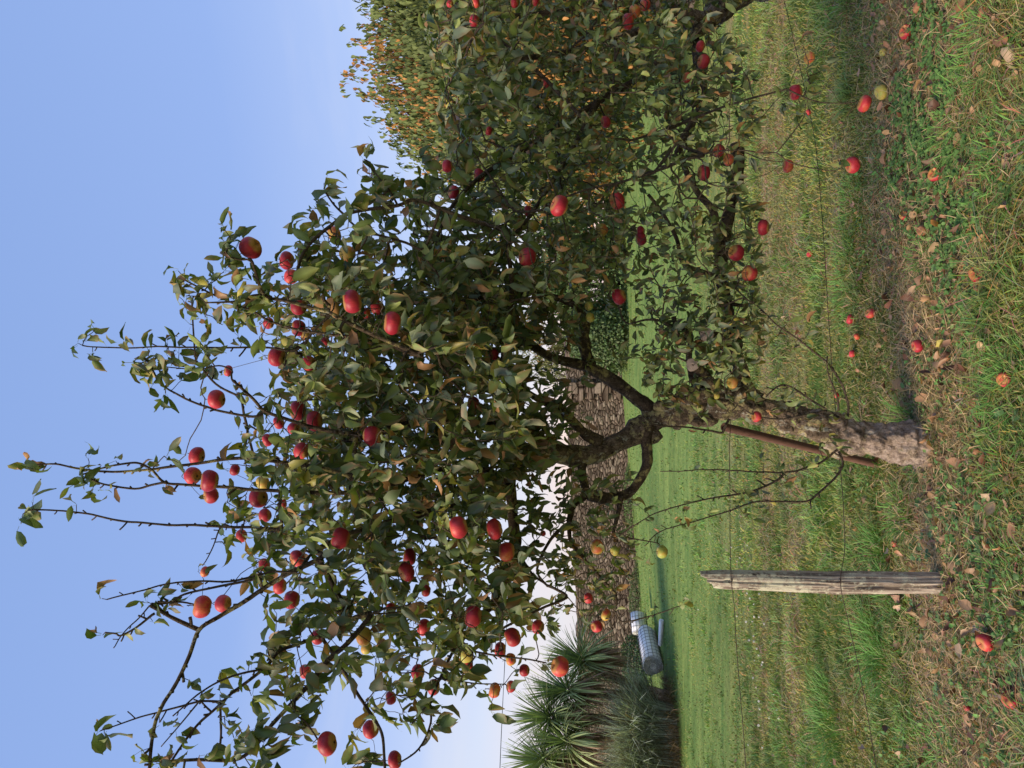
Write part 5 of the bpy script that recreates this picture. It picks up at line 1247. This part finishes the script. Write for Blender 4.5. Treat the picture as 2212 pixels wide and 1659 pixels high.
# ------------------------------------------------------------------ apples
am, nt, b = mat('apple_skin')
oa = N(nt, 'ShaderNodeAttribute', attribute_name='ripe'); oa.attribute_type = 'OBJECT'
ob = N(nt, 'ShaderNodeObjectInfo')
tcn = N(nt, 'ShaderNodeTexCoord')
va = N(nt, 'ShaderNodeVectorMath', operation='ADD'); nt.links.new(tcn.outputs['Object'], va.inputs[0])
rs = N(nt, 'ShaderNodeVectorMath', operation='SCALE'); rs.inputs[0].default_value = (17, 29, 0); nt.links.new(ob.outputs['Random'], rs.inputs['Scale'])
mp1 = N(nt, 'ShaderNodeMapping'); mp1.inputs['Scale'].default_value = (5.5, 5.5, .9)
nt.links.new(rs.outputs[0], va.inputs[1]); nt.links.new(va.outputs[0], mp1.inputs[0])
st1 = N(nt, 'ShaderNodeTexNoise', Scale=1.6, Detail=5.0, Roughness=.7); nt.links.new(mp1.outputs[0], st1.inputs['Vector'])
bl = N(nt, 'ShaderNodeTexNoise', Scale=.85, Detail=2.0); nt.links.new(va.outputs[0], bl.inputs['Vector'])
ln = N(nt, 'ShaderNodeTexVoronoi', Scale=13.0); nt.links.new(va.outputs[0], ln.inputs['Vector'])
def mth(op, a, b_):
    x = N(nt, 'ShaderNodeMath', operation=op)
    for i, s in enumerate((a, b_)):
        if hasattr(s, 'is_output'): nt.links.new(s, x.inputs[i])
        else: x.inputs[i].default_value = s
    return x.outputs[0]
f = mth('ADD', oa.outputs['Fac'], mth('MULTIPLY', mth('SUBTRACT', st1.outputs['Fac'], .5), .40))
f = mth('ADD', f, mth('MULTIPLY', mth('SUBTRACT', bl.outputs['Fac'], .5), .9))
c = rampn(nt, f, [(.05, (.33, .37, .07)), (.28, (.52, .36, .07)), (.45, (.60, .16, .055)), (.65, (.52, .042, .046)), (.95, (.28, .013, .028))])
dots = rampn(nt, ln.outputs['Distance'], [(.07, (1, 1, 1)), (.13, (0, 0, 0))])
c = mixc(nt, mth('MULTIPLY', dots, .35), c, (.55, .40, .24))
sz_ = N(nt, 'ShaderNodeSeparateXYZ'); nt.links.new(tcn.outputs['Object'], sz_.inputs[0])
endf = rampn(nt, mth('ADD', mth('ABSOLUTE', sz_.outputs['Z'], 0.0), mth('MULTIPLY', bl.outputs['Fac'], .55)), [(.78, (0, 0, 0)), (1.02, (.7, .7, .7))])
c = mixc(nt, endf, c, (.40, .27, .06))
scb = N(nt, 'ShaderNodeTexNoise', Scale=2.6, Detail=5.0, Roughness=.7); nt.links.new(va.outputs[0], scb.inputs['Vector'])
c = mixc(nt, rampn(nt, scb.outputs['Fac'], [(.66, (0, 0, 0)), (.71, (.7, .7, .7))]), c, (.13, .06, .03))
nt.links.new(c, b.inputs['Base Color']); b.inputs['Roughness'].default_value = .50; b.inputs['Specular IOR Level'].default_value = .32
b.inputs['Coat Weight'].default_value = .04; b.inputs['Coat Roughness'].default_value = .35
b.inputs['Subsurface Weight'].default_value = .0
fle, nt2, b = mat('rotten_flesh'); nn_ = N(nt2, 'ShaderNodeTexNoise', Scale=4.0, Detail=6.0)
nt2.links.new(rampn(nt2, nn_.outputs['Fac'], [(.35, (.22, .085, .03)), (.6, (.52, .25, .09)), (.75, (.62, .45, .22))]), b.inputs['Base Color']); b.inputs['Roughness'].default_value = .6
rot, nt2, b = mat('rotten_skin'); nn_ = N(nt2, 'ShaderNodeTexNoise', Scale=2.4, Detail=6.0)
nt2.links.new(rampn(nt2, nn_.outputs['Fac'], [(.3, (.10, .04, .02)), (.5, (.27, .12, .05)), (.7, (.42, .22, .10))]), b.inputs['Base Color']); b.inputs['Roughness'].default_value = .7
cal, nt2, b = mat('calyx_brown'); b.inputs['Base Color'].default_value = (.035, .025, .015, 1); b.inputs['Roughness'].default_value = .9
def apple_mesh(name, seed=0, bite=None, material=None, wrinkle=0):
    n, m_ = 21, 30
    ph = np.linspace(0, math.pi, n); th = np.linspace(0, 2 * math.pi, m_, endpoint=False)
    rr = np.sin(ph) * (1 + .05 * np.cos(ph)) ; zz = np.cos(ph) * .90 - .34 * np.exp(-(ph / .36) ** 2) + .20 * np.exp(-((math.pi - ph) / .30) ** 2)
    V = np.stack([np.outer(rr, np.cos(th)), np.outer(rr, np.sin(th)), np.outer(zz, np.ones(m_))], -1)
    lob = 1 + .022 * np.cos(5 * th)[None] * np.clip(-zz, 0, 1)[:, None] + .13 * (fbm(V.reshape(-1, 3) * .9 + seed * 7, 2, seed).reshape(n, m_) - .5) * 2
    if wrinkle: lob = lob + wrinkle * (fbm(V.reshape(-1, 3) * 4, 3, seed + 3).reshape(n, m_) - .5)
    V = V * lob[..., None]
    i = np.arange(n - 1)[:, None] * m_; j = np.arange(m_)[None]; k = (j + 1) % m_
    Q = np.stack([i + j, i + m_ + j, i + m_ + k, i + k], -1).reshape(-1, 4); F = V.reshape(-1, 3).copy()
    inner = None
    if bite is not None:
        bd = norm(np.array(bite[:3])); c = F @ bd; lim = bite[3]
        depth = np.clip((c - lim) / (1 - lim), 0, 1)
        ins = c > lim
        F = F - bd * (depth ** .6 * .75 * (1 + .3 * (fbm(F * 5, 2, 4) - .5)))[:, None]
        qi = ins[Q].sum(1) >= 3; inner = Q[qi]; Q = Q[~qi]
    mb = MB(); mb.add(F, Q); me = mb.mesh(name, material or am)
    me2 = None
    if inner is not None:
        mb = MB(); used = np.unique(inner); rem = np.zeros(len(F), int); rem[used] = np.arange(len(used)); mb.add(F[used], rem[inner]); me2 = mb.mesh('apple_flesh', fle)
    return me, me2
APM = [apple_mesh('apple_round', 0)[0], apple_mesh('apple_flat', 3)[0], apple_mesh('apple_lobed', 5)[0]]
ms_ = MB(); tube(ms_, catmull([[0, 0, .50], [.02, 0, .75], [.08, .02, 1.05], [.10, 0, 1.35]], 3), [.035, .03, .03, .032, .03, .03, .032, .035, .04, .045], 6); STEM = ms_.mesh('apple_stem', M_twig)
mc_ = MB()
APM += [apple_mesh('apple_tall', 8)[0], apple_mesh('apple_lopsided', 12)[0]]
for k in range(5):
    a = k * 1.257
    mc_.add([[.10 * math.cos(a - .4), .10 * math.sin(a - .4), -.70], [.10 * math.cos(a + .4), .10 * math.sin(a + .4), -.70], [.16 * math.cos(a), .16 * math.sin(a), -.86], [0, 0, -.70]], [[0, 2, 1, 3]])
discs(mc_, np.array([[0, 0, -.705]]), np.array([.13]), np.array([[0, 0, 1.0]]), np.ones((1, 3)))
CALYX = mc_.mesh('apple_eye', cal)
def put_apple(name, c, r, ripe, label, cat='apple', group=None, me=None, flesh=None, rot_=None, stem=True):
    o = bpy.data.objects.new(name, me or APM[random.randrange(5)]); COL.objects.link(o)
    o.location = [float(x) for x in c]; s = random.uniform(.88, 1.06); o.scale = (r, r, r * s)
    o.rotation_euler = rot_ or (random.uniform(-.45, .10), random.uniform(-.22, .22), random.uniform(0, 6.28))
    o['ripe'] = float(ripe); tag(o, label, cat, group)
    if stem:
        s_ = bpy.data.objects.new('stem', STEM); COL.objects.link(s_); s_.parent = o
    e_ = bpy.data.objects.new('calyx', CALYX); COL.objects.link(e_); e_.parent = o
    if flesh is not None:
        f_ = bpy.data.objects.new('flesh', flesh); COL.objects.link(f_); f_.parent = o
    return o
for (c, r, u, v, w, d), (_, _, _, ripe, tr_, lab) in zip(apple_pos, AP):
    tx = -(random.uniform(.1, .5))
    o = put_apple('apple', c, r, ripe, lab, 'apple', 'apples hanging on the trees')
    # eye tipped towards the viewer's side by differing amounts
    q = Matrix.Rotation(random.uniform(-.35, .75), 4, 'X') @ Matrix.Rotation(random.uniform(-.35, .35), 4, 'Y') @ Matrix.Rotation(random.uniform(0, 6.28), 4, 'Z')
    o.rotation_euler = q.to_euler()
BIT1 = apple_mesh('bitten_apple', 1, (.1, -.45, 1, .70)); BIT2 = apple_mesh('bitten_apple_deep', 2, (.6, -.5, .7, .55)); ROT = apple_mesh('rotten_apple', 4, None, rot, .25)[0]; WR = apple_mesh('wrinkled_apple', 6, None, None, .15)[0]
FA = [
 (1910, 198, 28, .16, 'w', 'yellow-brown wrinkled fallen apple in the grass, next to the lowest hanging one'),
 (1965, 68, 26, .7, 'b', 'fallen red apple with an orange hollow, beside the clover near the top edge'),
 (1990, 14, 22, 1.0, 'r', 'dark purple-brown fallen apple near the top edge of the picture'),
 (2133, 24, 24, .3, 'r', 'brown fallen apple in grass at the top right corner'),
 (2028, 376, 26, .4, 'b', 'orange-brown hollowed fallen apple among clover, near the middle of the clover strip'),
 (2122, 590, 32, .8, 'b', 'fallen red apple with a rotten orange hollow, alone among straw and clover'),
 (2124, 618, 22, .3, 'r', 'brown rotten apple touching the hollowed red one'),
 (1989, 747, 25, .85, 'a', 'bright red and yellow fallen apple on the bare brown strip under the tree'),
 (2180, 819, 29, .7, 'b', 'fallen pink apple eaten out to the flesh, close to the right edge of the picture'),
 (1887, 677, 20, .65, 'a', 'fallen pinkish apple at the edge of the mown grass, nearest the brown strip'),
 (1842, 689, 19, .85, 'a', 'fallen crimson apple split by a grass blade in the mown lawn'),
 (1856, 727, 13, .6, 'a', 'small pinkish fallen apple between two others in the lawn'),
 (1846, 764, 14, .8, 'a', 'small fallen red apple in the lawn, nearest the thin crossing suckers'),
 (1754, 547, 15, .8, 'a', 'pink-red fallen apple far out in the lawn behind the lower wire'),
 (2000, 497, 20, .3, 'r', 'brown shrivelled fallen apple half sunk in litter and clover'),
 (2138, 1388, 34, .75, 'a', 'large red fallen apple with two holes, lying between the post and the bottom right corner'),
 (2195, 1512, 34, .6, 'b', 'fallen orange-red apple with a crescent bite, in the bottom right corner'),
 (2133, 797, 18, .3, 'r', 'brown withered fallen apple in the grass near the pink eaten one'),
 (2050, 770, 20, .25, 'r', 'tan shrunken apple on the brown strip, below the bright red one'),
 (1958, 465, 16, .75, 'b', 'small broken red apple in the litter beside clover'),
 (2126, 918, 11, .85, 'a', 'tiny red fallen fruit in dry grass in front of the trunk'),
 (1939, 1175, 12, .8, 'a', 'tiny pink fallen apple under a tan leaf beside the post'),
 (2097, 1530, 13, .9, 'a', 'tiny dark red fallen apple in clover near the bottom edge'),
 (1812, 854, 11, .8, 'a', 'tiny red fallen apple at the lawn edge just behind the trunk'),
 (2117, 975, 16, 1.0, 'r', 'black mummified apple in the dry grass before the trunk'),
 (1820, 218, 13, .4, 'r', 'small brown fallen apple in lawn behind the speckled hanging one'),
 (1751, 242, 12, .7, 'a', 'faint red fallen apple in the lawn by the drooping twig'),
 (1913, 112, 14, .15, 'w', 'pair-less small yellow-brown apple in thin grass near the bitten red one'),
 (2090, 60, 15, .3, 'r', 'dull brown fallen apple sunk in clover, by the top right corner grass'),
]
for (u, v, w, ripe, kind, lab) in FA:
    g = G(u, v); d = (g - CAMP) @ Fv; r = w * d / FPX / 2 * 1.12
    c = G(u + w * .38, v) ; c[2] += r * .70 + .012
    rt = (random.uniform(-.5, .6), random.uniform(-.5, .5), random.uniform(0, 6.28))
    if kind == 'b':
        me, fl_ = (BIT1, BIT2)[random.randrange(2)]
        yaw = random.uniform(-.6, .6)
        put_apple('fallen_apple', c, r, max(ripe, .75), lab, 'apple', 'fallen apples on the ground', me, fl_, (.35, .1, yaw), False)
    else:
        put_apple('fallen_apple', c, r, ripe, lab, 'apple', 'fallen apples on the ground', {'r': ROT, 'w': WR, 'a': APM[1]}[kind], None, rt, kind == 'a')

# ------------------------------------------------------------------ wooden post
pm_, nt, b = mat('weathered_wood')
tcn = N(nt, 'ShaderNodeTexCoord'); mpn = N(nt, 'ShaderNodeMapping'); mpn.inputs['Scale'].default_value = (60, 60, 3.2)
nt.links.new(tcn.outputs['Object'], mpn.inputs[0])
g1_ = N(nt, 'ShaderNodeTexNoise', Scale=1.0, Detail=6.0, Roughness=.7); nt.links.new(mpn.outputs[0], g1_.inputs['Vector'])
l1 = N(nt, 'ShaderNodeTexNoise', Scale=34.0, Detail=7.0, Roughness=.8); nt.links.new(tcn.outputs['Object'], l1.inputs['Vector'])
l2 = N(nt, 'ShaderNodeTexNoise', Scale=7.0, Detail=3.0); nt.links.new(tcn.outputs['Object'], l2.inputs['Vector'])
sx_ = N(nt, 'ShaderNodeSeparateXYZ'); nt.links.new(tcn.outputs['Object'], sx_.inputs[0])
def mth2(op, a, b_):
    x = N(nt, 'ShaderNodeMath', operation=op)
    for i, s in enumerate((a, b_)):
        if hasattr(s, 'is_output'): nt.links.new(s, x.inputs[i])
        else: x.inputs[i].default_value = s
    return x.outputs[0]
c = rampn(nt, g1_.outputs['Fac'], [(.36, (.05, .036, .03)), (.47, (.24, .19, .15)), (.58, (.45, .385, .31)), (.75, (.60, .53, .43))])
lf = mth2('ADD', mth2('ADD', l1.outputs['Fac'], mth2('MULTIPLY', l2.outputs['Fac'], .45)), mth2('MULTIPLY', sx_.outputs['Z'], .11))
c = mixc(nt, rampn(nt, lf, [(.76, (0, 0, 0)), (.86, (.8, .8, .8))]), c, (.52, .51, .38))
nt.links.new(c, b.inputs['Base Color']); b.inputs['Roughness'].default_value = .95; b.inputs['Specular IOR Level'].default_value = .12
bp = N(nt, 'ShaderNodeBump', Strength=.9, Distance=.006); nt.links.new(g1_.outputs['Fac'], bp.inputs['Height']); nt.links.new(bp.outputs[0], b.inputs['Normal'])
post = empty('wooden_post', POST, 'weathered grey split wooden fence post with pale lichen, carrying two wires', 'post')
Yp = POST[1]
cen = np.array([at_wall(u, v, Yp) for u, v in ((2046, 1259), (1950, 1259), (1860, 1258), (1790, 1258), (1740, 1256), (1640, 1254), (1560, 1252), (1512, 1250))]); cen[0][2] = -.12
zz = np.linspace(-.12, cen[-1][2], 240)
cc_ = np.stack([np.interp(zz, cen[:, 2], cen[:, 0]), 0 * zz + Yp, zz], -1)
m_ = 72; th = np.linspace(0, 2 * math.pi, m_, endpoint=False); mb = MB()
R_ = np.interp(zz, [0, .3, .45, .52, .8, 1.0, 1.1], [.0475, .0475, .049, .045, .044, .040, .030])
TH, ZZ_ = np.meshgrid(th, zz)
q = np.stack([np.cos(TH) * 5 + 3, np.sin(TH) * 5, ZZ_ * 2.2], -1).reshape(-1, 3)
q2 = np.stack([np.cos(TH) * 13 + 3, np.sin(TH) * 13, ZZ_ * 1.6], -1).reshape(-1, 3)
gr = (fbm(q, 3, 5) - .5).reshape(TH.shape); gr2 = (fbm(q2, 3, 6)).reshape(TH.shape)
cut = np.clip((.40 - gr2) * 7, 0, 1)
# long split and knots
def split(t0, z0, z1, w, dep): return dep * np.exp(-((TH - t0 - .10 * np.sin(ZZ_ * 9)) / w) ** 2) * smooth(z0, z0 + .05, ZZ_) * (1 - smooth(z1 - .05, z1, ZZ_))
RR = R_[:, None] * (1 + .40 * gr - .24 * cut - split(4.45, .05, .42, .05, .55) - split(4.9, .02, .25, .04, .4) - split(4.2, .5, .9, .03, .3)) * (1 + .05 * np.cos(2 * TH))
for (t0, z0) in ((4.62, .17), (4.35, .50), (4.5, .80), (4.8, .97)):
    RR -= .016 * np.exp(-((TH - t0) / .13) ** 2 - ((ZZ_ - z0) / .016) ** 2)
V = np.stack([cc_[:, 0:1] + RR * np.cos(TH), cc_[:, 1:2] + RR * np.sin(TH) * .9, ZZ_], -1)
# slanting broken top: the left side lower
lim = cen[-1][2] + .0 + (np.cos(TH) * .042 - .030) + .010 * np.sin(TH * 6)
V[..., 2] = np.minimum(V[..., 2], lim)
i = np.arange(239)[:, None] * m_; j = np.arange(m_)[None]; k = (j + 1) % m_
Q = np.stack([i + j, i + k, i + m_ + k, i + m_ + j], -1).reshape(-1, 4)
tc_ = V[-1].mean(0) - [0, 0, .008]
mb.add(np.vstack([V.reshape(-1, 3), tc_]), Q, np.stack([239 * m_ + np.arange(m_), 239 * m_ + (np.arange(m_) + 1) % m_, np.full(m_, 240 * m_)], -1))
link('timber', mb.mesh('post_timber', pm_), post)
wi, nt, b = mat('rusty_wire'); b.inputs['Base Color'].default_value = (.055, .032, .024, 1); b.inputs['Roughness'].default_value = .8; b.inputs['Metallic'].default_value = .3
for (u_, v_) in ((1579, 1256), (1813, 1256)):
    q = at_wall(u_, v_, Yp - .048); mb = MB()
    tube(mb, catmull([q + [-.007, .02, .007], q + [-.006, -.004, .006], q + [.006, -.004, -.006], q + [.007, .02, -.007]], 4), .002, 6)
    link('staple', mb.mesh('staple', wi), post)

# ------------------------------------------------------------------ fence wires
def FW(u, v, off=0.0):
    d = D(u, v); t = (fence_y(0) + off - CAMP[1]) / (d[1] - .345 * d[0]); return CAMP + d * t
def wire(uv, label):
    p = []
    for (u, v) in uv:
        off = -.055 if 1200 < v < 1310 else (-.03 if v > 1310 else -.02)
        p.append(FW(u, v, off))
    cpw = catmull(p, 6); cpw[1:-1, 2] += (fbm(cpw[1:-1] * 5, 2, 3) - .5) * .006
    mb = MB(); tube(mb, cpw, .0017, 6); o = tag(link('fence_wire', mb.mesh('fence_wire', wi)), label, 'wire', 'wires strung along the tree row')
wire([(1622, 1830), (1611, 1659), (1602, 1531), (1593, 1425), (1586, 1318), (1580, 1256), (1578, 1180), (1577, 1070), (1576, 960), (1580, 860), (1584, 762), (1586, 600), (1584, 418), (1560, 250), (1506, 10), (1470, -120)],
     'rusty fence wire stapled near the top of the post')
wire([(1925, 1830), (1890, 1640), (1868, 1510), (1850, 1420), (1829, 1330), (1815, 1256), (1824, 1180), (1821, 1090), (1814, 1000), (1808, 920), (1798, 810), (1791, 700), (1781, 550), (1766, 350), (1740, 200), (1693, 0), (1650, -130)],
     'sagging rusty fence wire stapled halfway up the post')

# ------------------------------------------------------------------ rusty pipe leaning on the trunk
rp, nt, b = mat('rust_pipe'); nn_ = N(nt, 'ShaderNodeTexNoise', Scale=30.0, Detail=8.0, Roughness=.75)
nt.links.new(rampn(nt, nn_.outputs['Fac'], [(.3, (.085, .042, .03)), (.5, (.15, .075, .05)), (.7, (.20, .11, .08))]), b.inputs['Base Color']); b.inputs['Roughness'].default_value = .85; b.inputs['Metallic'].default_value = .2
p0 = P(1563, 922, 3.74); p1 = G(1880, 1013); p1[2] -= .15
p1b = p0 + (p1 - p0) * 1.0
mb = MB(); t_ = np.linspace(0, 1, 40)[:, None]; line = p0 + (p1b - p0) * t_
tube(mb, line, .0215, 24, .03, 12, cap=False); tube(mb, line[::-1], .0170, 24, cap=False)
# rim
ax = norm(p1b - p0); sx2 = norm(np.cross(ax, [0, 0, 1])); up2 = np.cross(sx2, ax); th = np.linspace(0, 2 * math.pi, 24, endpoint=False)
ring = lambda r: p0 + (sx2[None] * np.cos(th)[:, None] + up2[None] * np.sin(th)[:, None]) * r
k = np.arange(24); mb.add(np.vstack([ring(.0215), ring(.0170)]), np.stack([k, (k + 1) % 24, (k + 1) % 24 + 24, k + 24], -1))
tag(link('rusty_pipe', mb.mesh('rusty_pipe', rp)), 'brown rusty metal pipe leaning against the leaning trunk', 'pipe')

# ------------------------------------------------------------------ overhead cable
ck, nt, b = mat('cable_black'); b.inputs['Base Color'].default_value = (.02, .02, .022, 1); b.inputs['Roughness'].default_value = .6
mb = MB(); cpts = catmull([P(1060, 2300, 20), P(1072, 1900, 21), P(1080, 1659, 22), P(1086, 1520, 22.5), P(1093, 1380, 23), P(1100, 1240, 23.5), P(1108, 1050, 24), P(1110, 800, 25), P(1098, 400, 27), P(1060, -400, 30)], 8)
tube(mb, cpts, .011, 6, .25, 3)
tag(link('overhead_cable', mb.mesh('overhead_cable', ck)), 'black twisted overhead cable crossing the sky above the palms', 'cable')

# ------------------------------------------------------------------ fallen leaves
mb = MB()
def litter(n, y0, y1, big=1.0, band_only=True):
    x, y = scatter(n, y0, y1); dry, band = turf(x, y); s = y - fence_y(x)
    pr = np.clip(band * .9 + .30 * (s < -.3) + .10 * (s > .4), 0, 1)
    k = rng.random(n) < pr; x, y = x[k], y[k]; m_ = len(x)
    L_ = rng.uniform(.028, .075, m_) * big
    nr = norm(np.array([0, -.15, 1.0]) + rng.normal(0, .50, (m_, 3))); az = rng.uniform(0, 6.28, m_)
    dv = np.stack([np.cos(az), np.sin(az), rng.normal(.05, .25, m_)], -1)
    C = np.array([.31, .185, .105]) * rng.uniform(.45, 1.35, (m_, 1)) * rng.uniform(.9, 1.1, (m_, 3))
    pl = rng.random(m_) < .3; C[pl] = np.array([.42, .26, .15]) * rng.uniform(.6, 1.0, (pl.sum(), 1))
    dk = rng.random(m_) < .2; C[dk] = np.array([.11, .05, .03]) * rng.uniform(.6, 1.2, (dk.sum(), 1))
    base = np.stack([x, y, gz(x, y) + rng.uniform(.010, .042, m_)], -1)
    leaves(mb, base, dv, nr, L_, L_ * rng.uniform(.4, .75, m_), rng.uniform(-1.9, 1.9, m_), rng.uniform(-.2, 1.1, m_), C, C * .7, rng.random(m_) * .5)
litter(1250, 2.5, 4.9)
litter(500, 4.6, 9, .9)
litter(350, 3.2, 4.6, .95)
tag(link('leaf_litter', mb.mesh('leaf_litter', M_leaf)), kind='stuff')
FLV = [(2055, 476, .085, 'crumpled orange-brown leaf beside clover', (.42, .20, .07)), (2053, 742, .07, 'narrow yellow leaf lying on the bare brown strip', (.50, .42, .10)),
       (1939, 658, .07, 'reddish-brown curled leaf at the edge of the brown strip', (.30, .12, .06)), (1957, 1313, .075, 'pale tan leaf standing upright in the grass beside the post foot', (.46, .32, .21)),
       (1927, 1188, .075, 'broad grey-tan leaf in the grass tuft above the post', (.34, .25, .18)), (2094, 1407, .065, 'light tan curled leaf near the large fallen apple with holes', (.50, .36, .24)),
       (2126, 1358, .07, 'grey-brown leaf touching the large fallen apple with holes', (.25, .19, .15)), (2186, 80, .10, 'long rusty orange leaf in the top right corner grass', (.42, .19, .09)),
       (2204, 112, .09, 'long tan leaf at the right edge, under the rusty orange one', (.48, .34, .22)), (2102, 12, .08, 'rusty brown leaf cut by the top edge over the clover', (.38, .18, .08)),
       (2040, 655, .06, 'brown leaf among straw left of the hollowed red apple', (.30, .16, .08)), (1990, 628, .06, 'tan leaf on the brown strip between clover and straw', (.42, .28, .17)),
       (2148, 745, .06, 'rounded tan leaf in the grass beyond the yellow leaf', (.42, .29, .16)), (2152, 1075, .085, 'long folded tan leaf in the grass, in front of the tree base', (.48, .34, .21)),
       (2170, 1105, .08, 'broad tan leaf next to the long folded one before the tree base', (.44, .30, .18)), (1960, 1330 + 300, .06, 'tan leaf in the grass near the bottom edge', (.44, .30, .18)),
       (1700, 556 + 130, .05, 'pale leaf lying in the lawn under the thin suckers', (.48, .33, .22)), (2015, 820, .07, 'orange-tan leaf in the middle of the bare brown strip', (.42, .22, .11))]
for (u, v, L_, lab, colr) in FLV:
    g = G(u, v); mb = MB(); az = random.uniform(0, 6.28)
    dv = np.array([[math.cos(az), math.sin(az), .25]]); nr = norm(np.array([[random.uniform(-.3, .3), -.7, .8]]))
    leaves(mb, np.array([[-math.cos(az) * L_ * .5, -math.sin(az) * L_ * .5, .032]]), dv, nr, np.array([L_]), np.array([L_ * .55]), np.array([random.uniform(-1.2, 1.4)]), np.array([random.uniform(.2, .9)]), np.array([colr]), np.array([colr]) * .6, np.array([.5]))
    o = tag(link('fallen_leaf', mb.mesh('fallen_leaf', M_leaf), None, g), lab, 'leaf', 'single fallen leaves')
print('objects', len(bpy.data.objects))
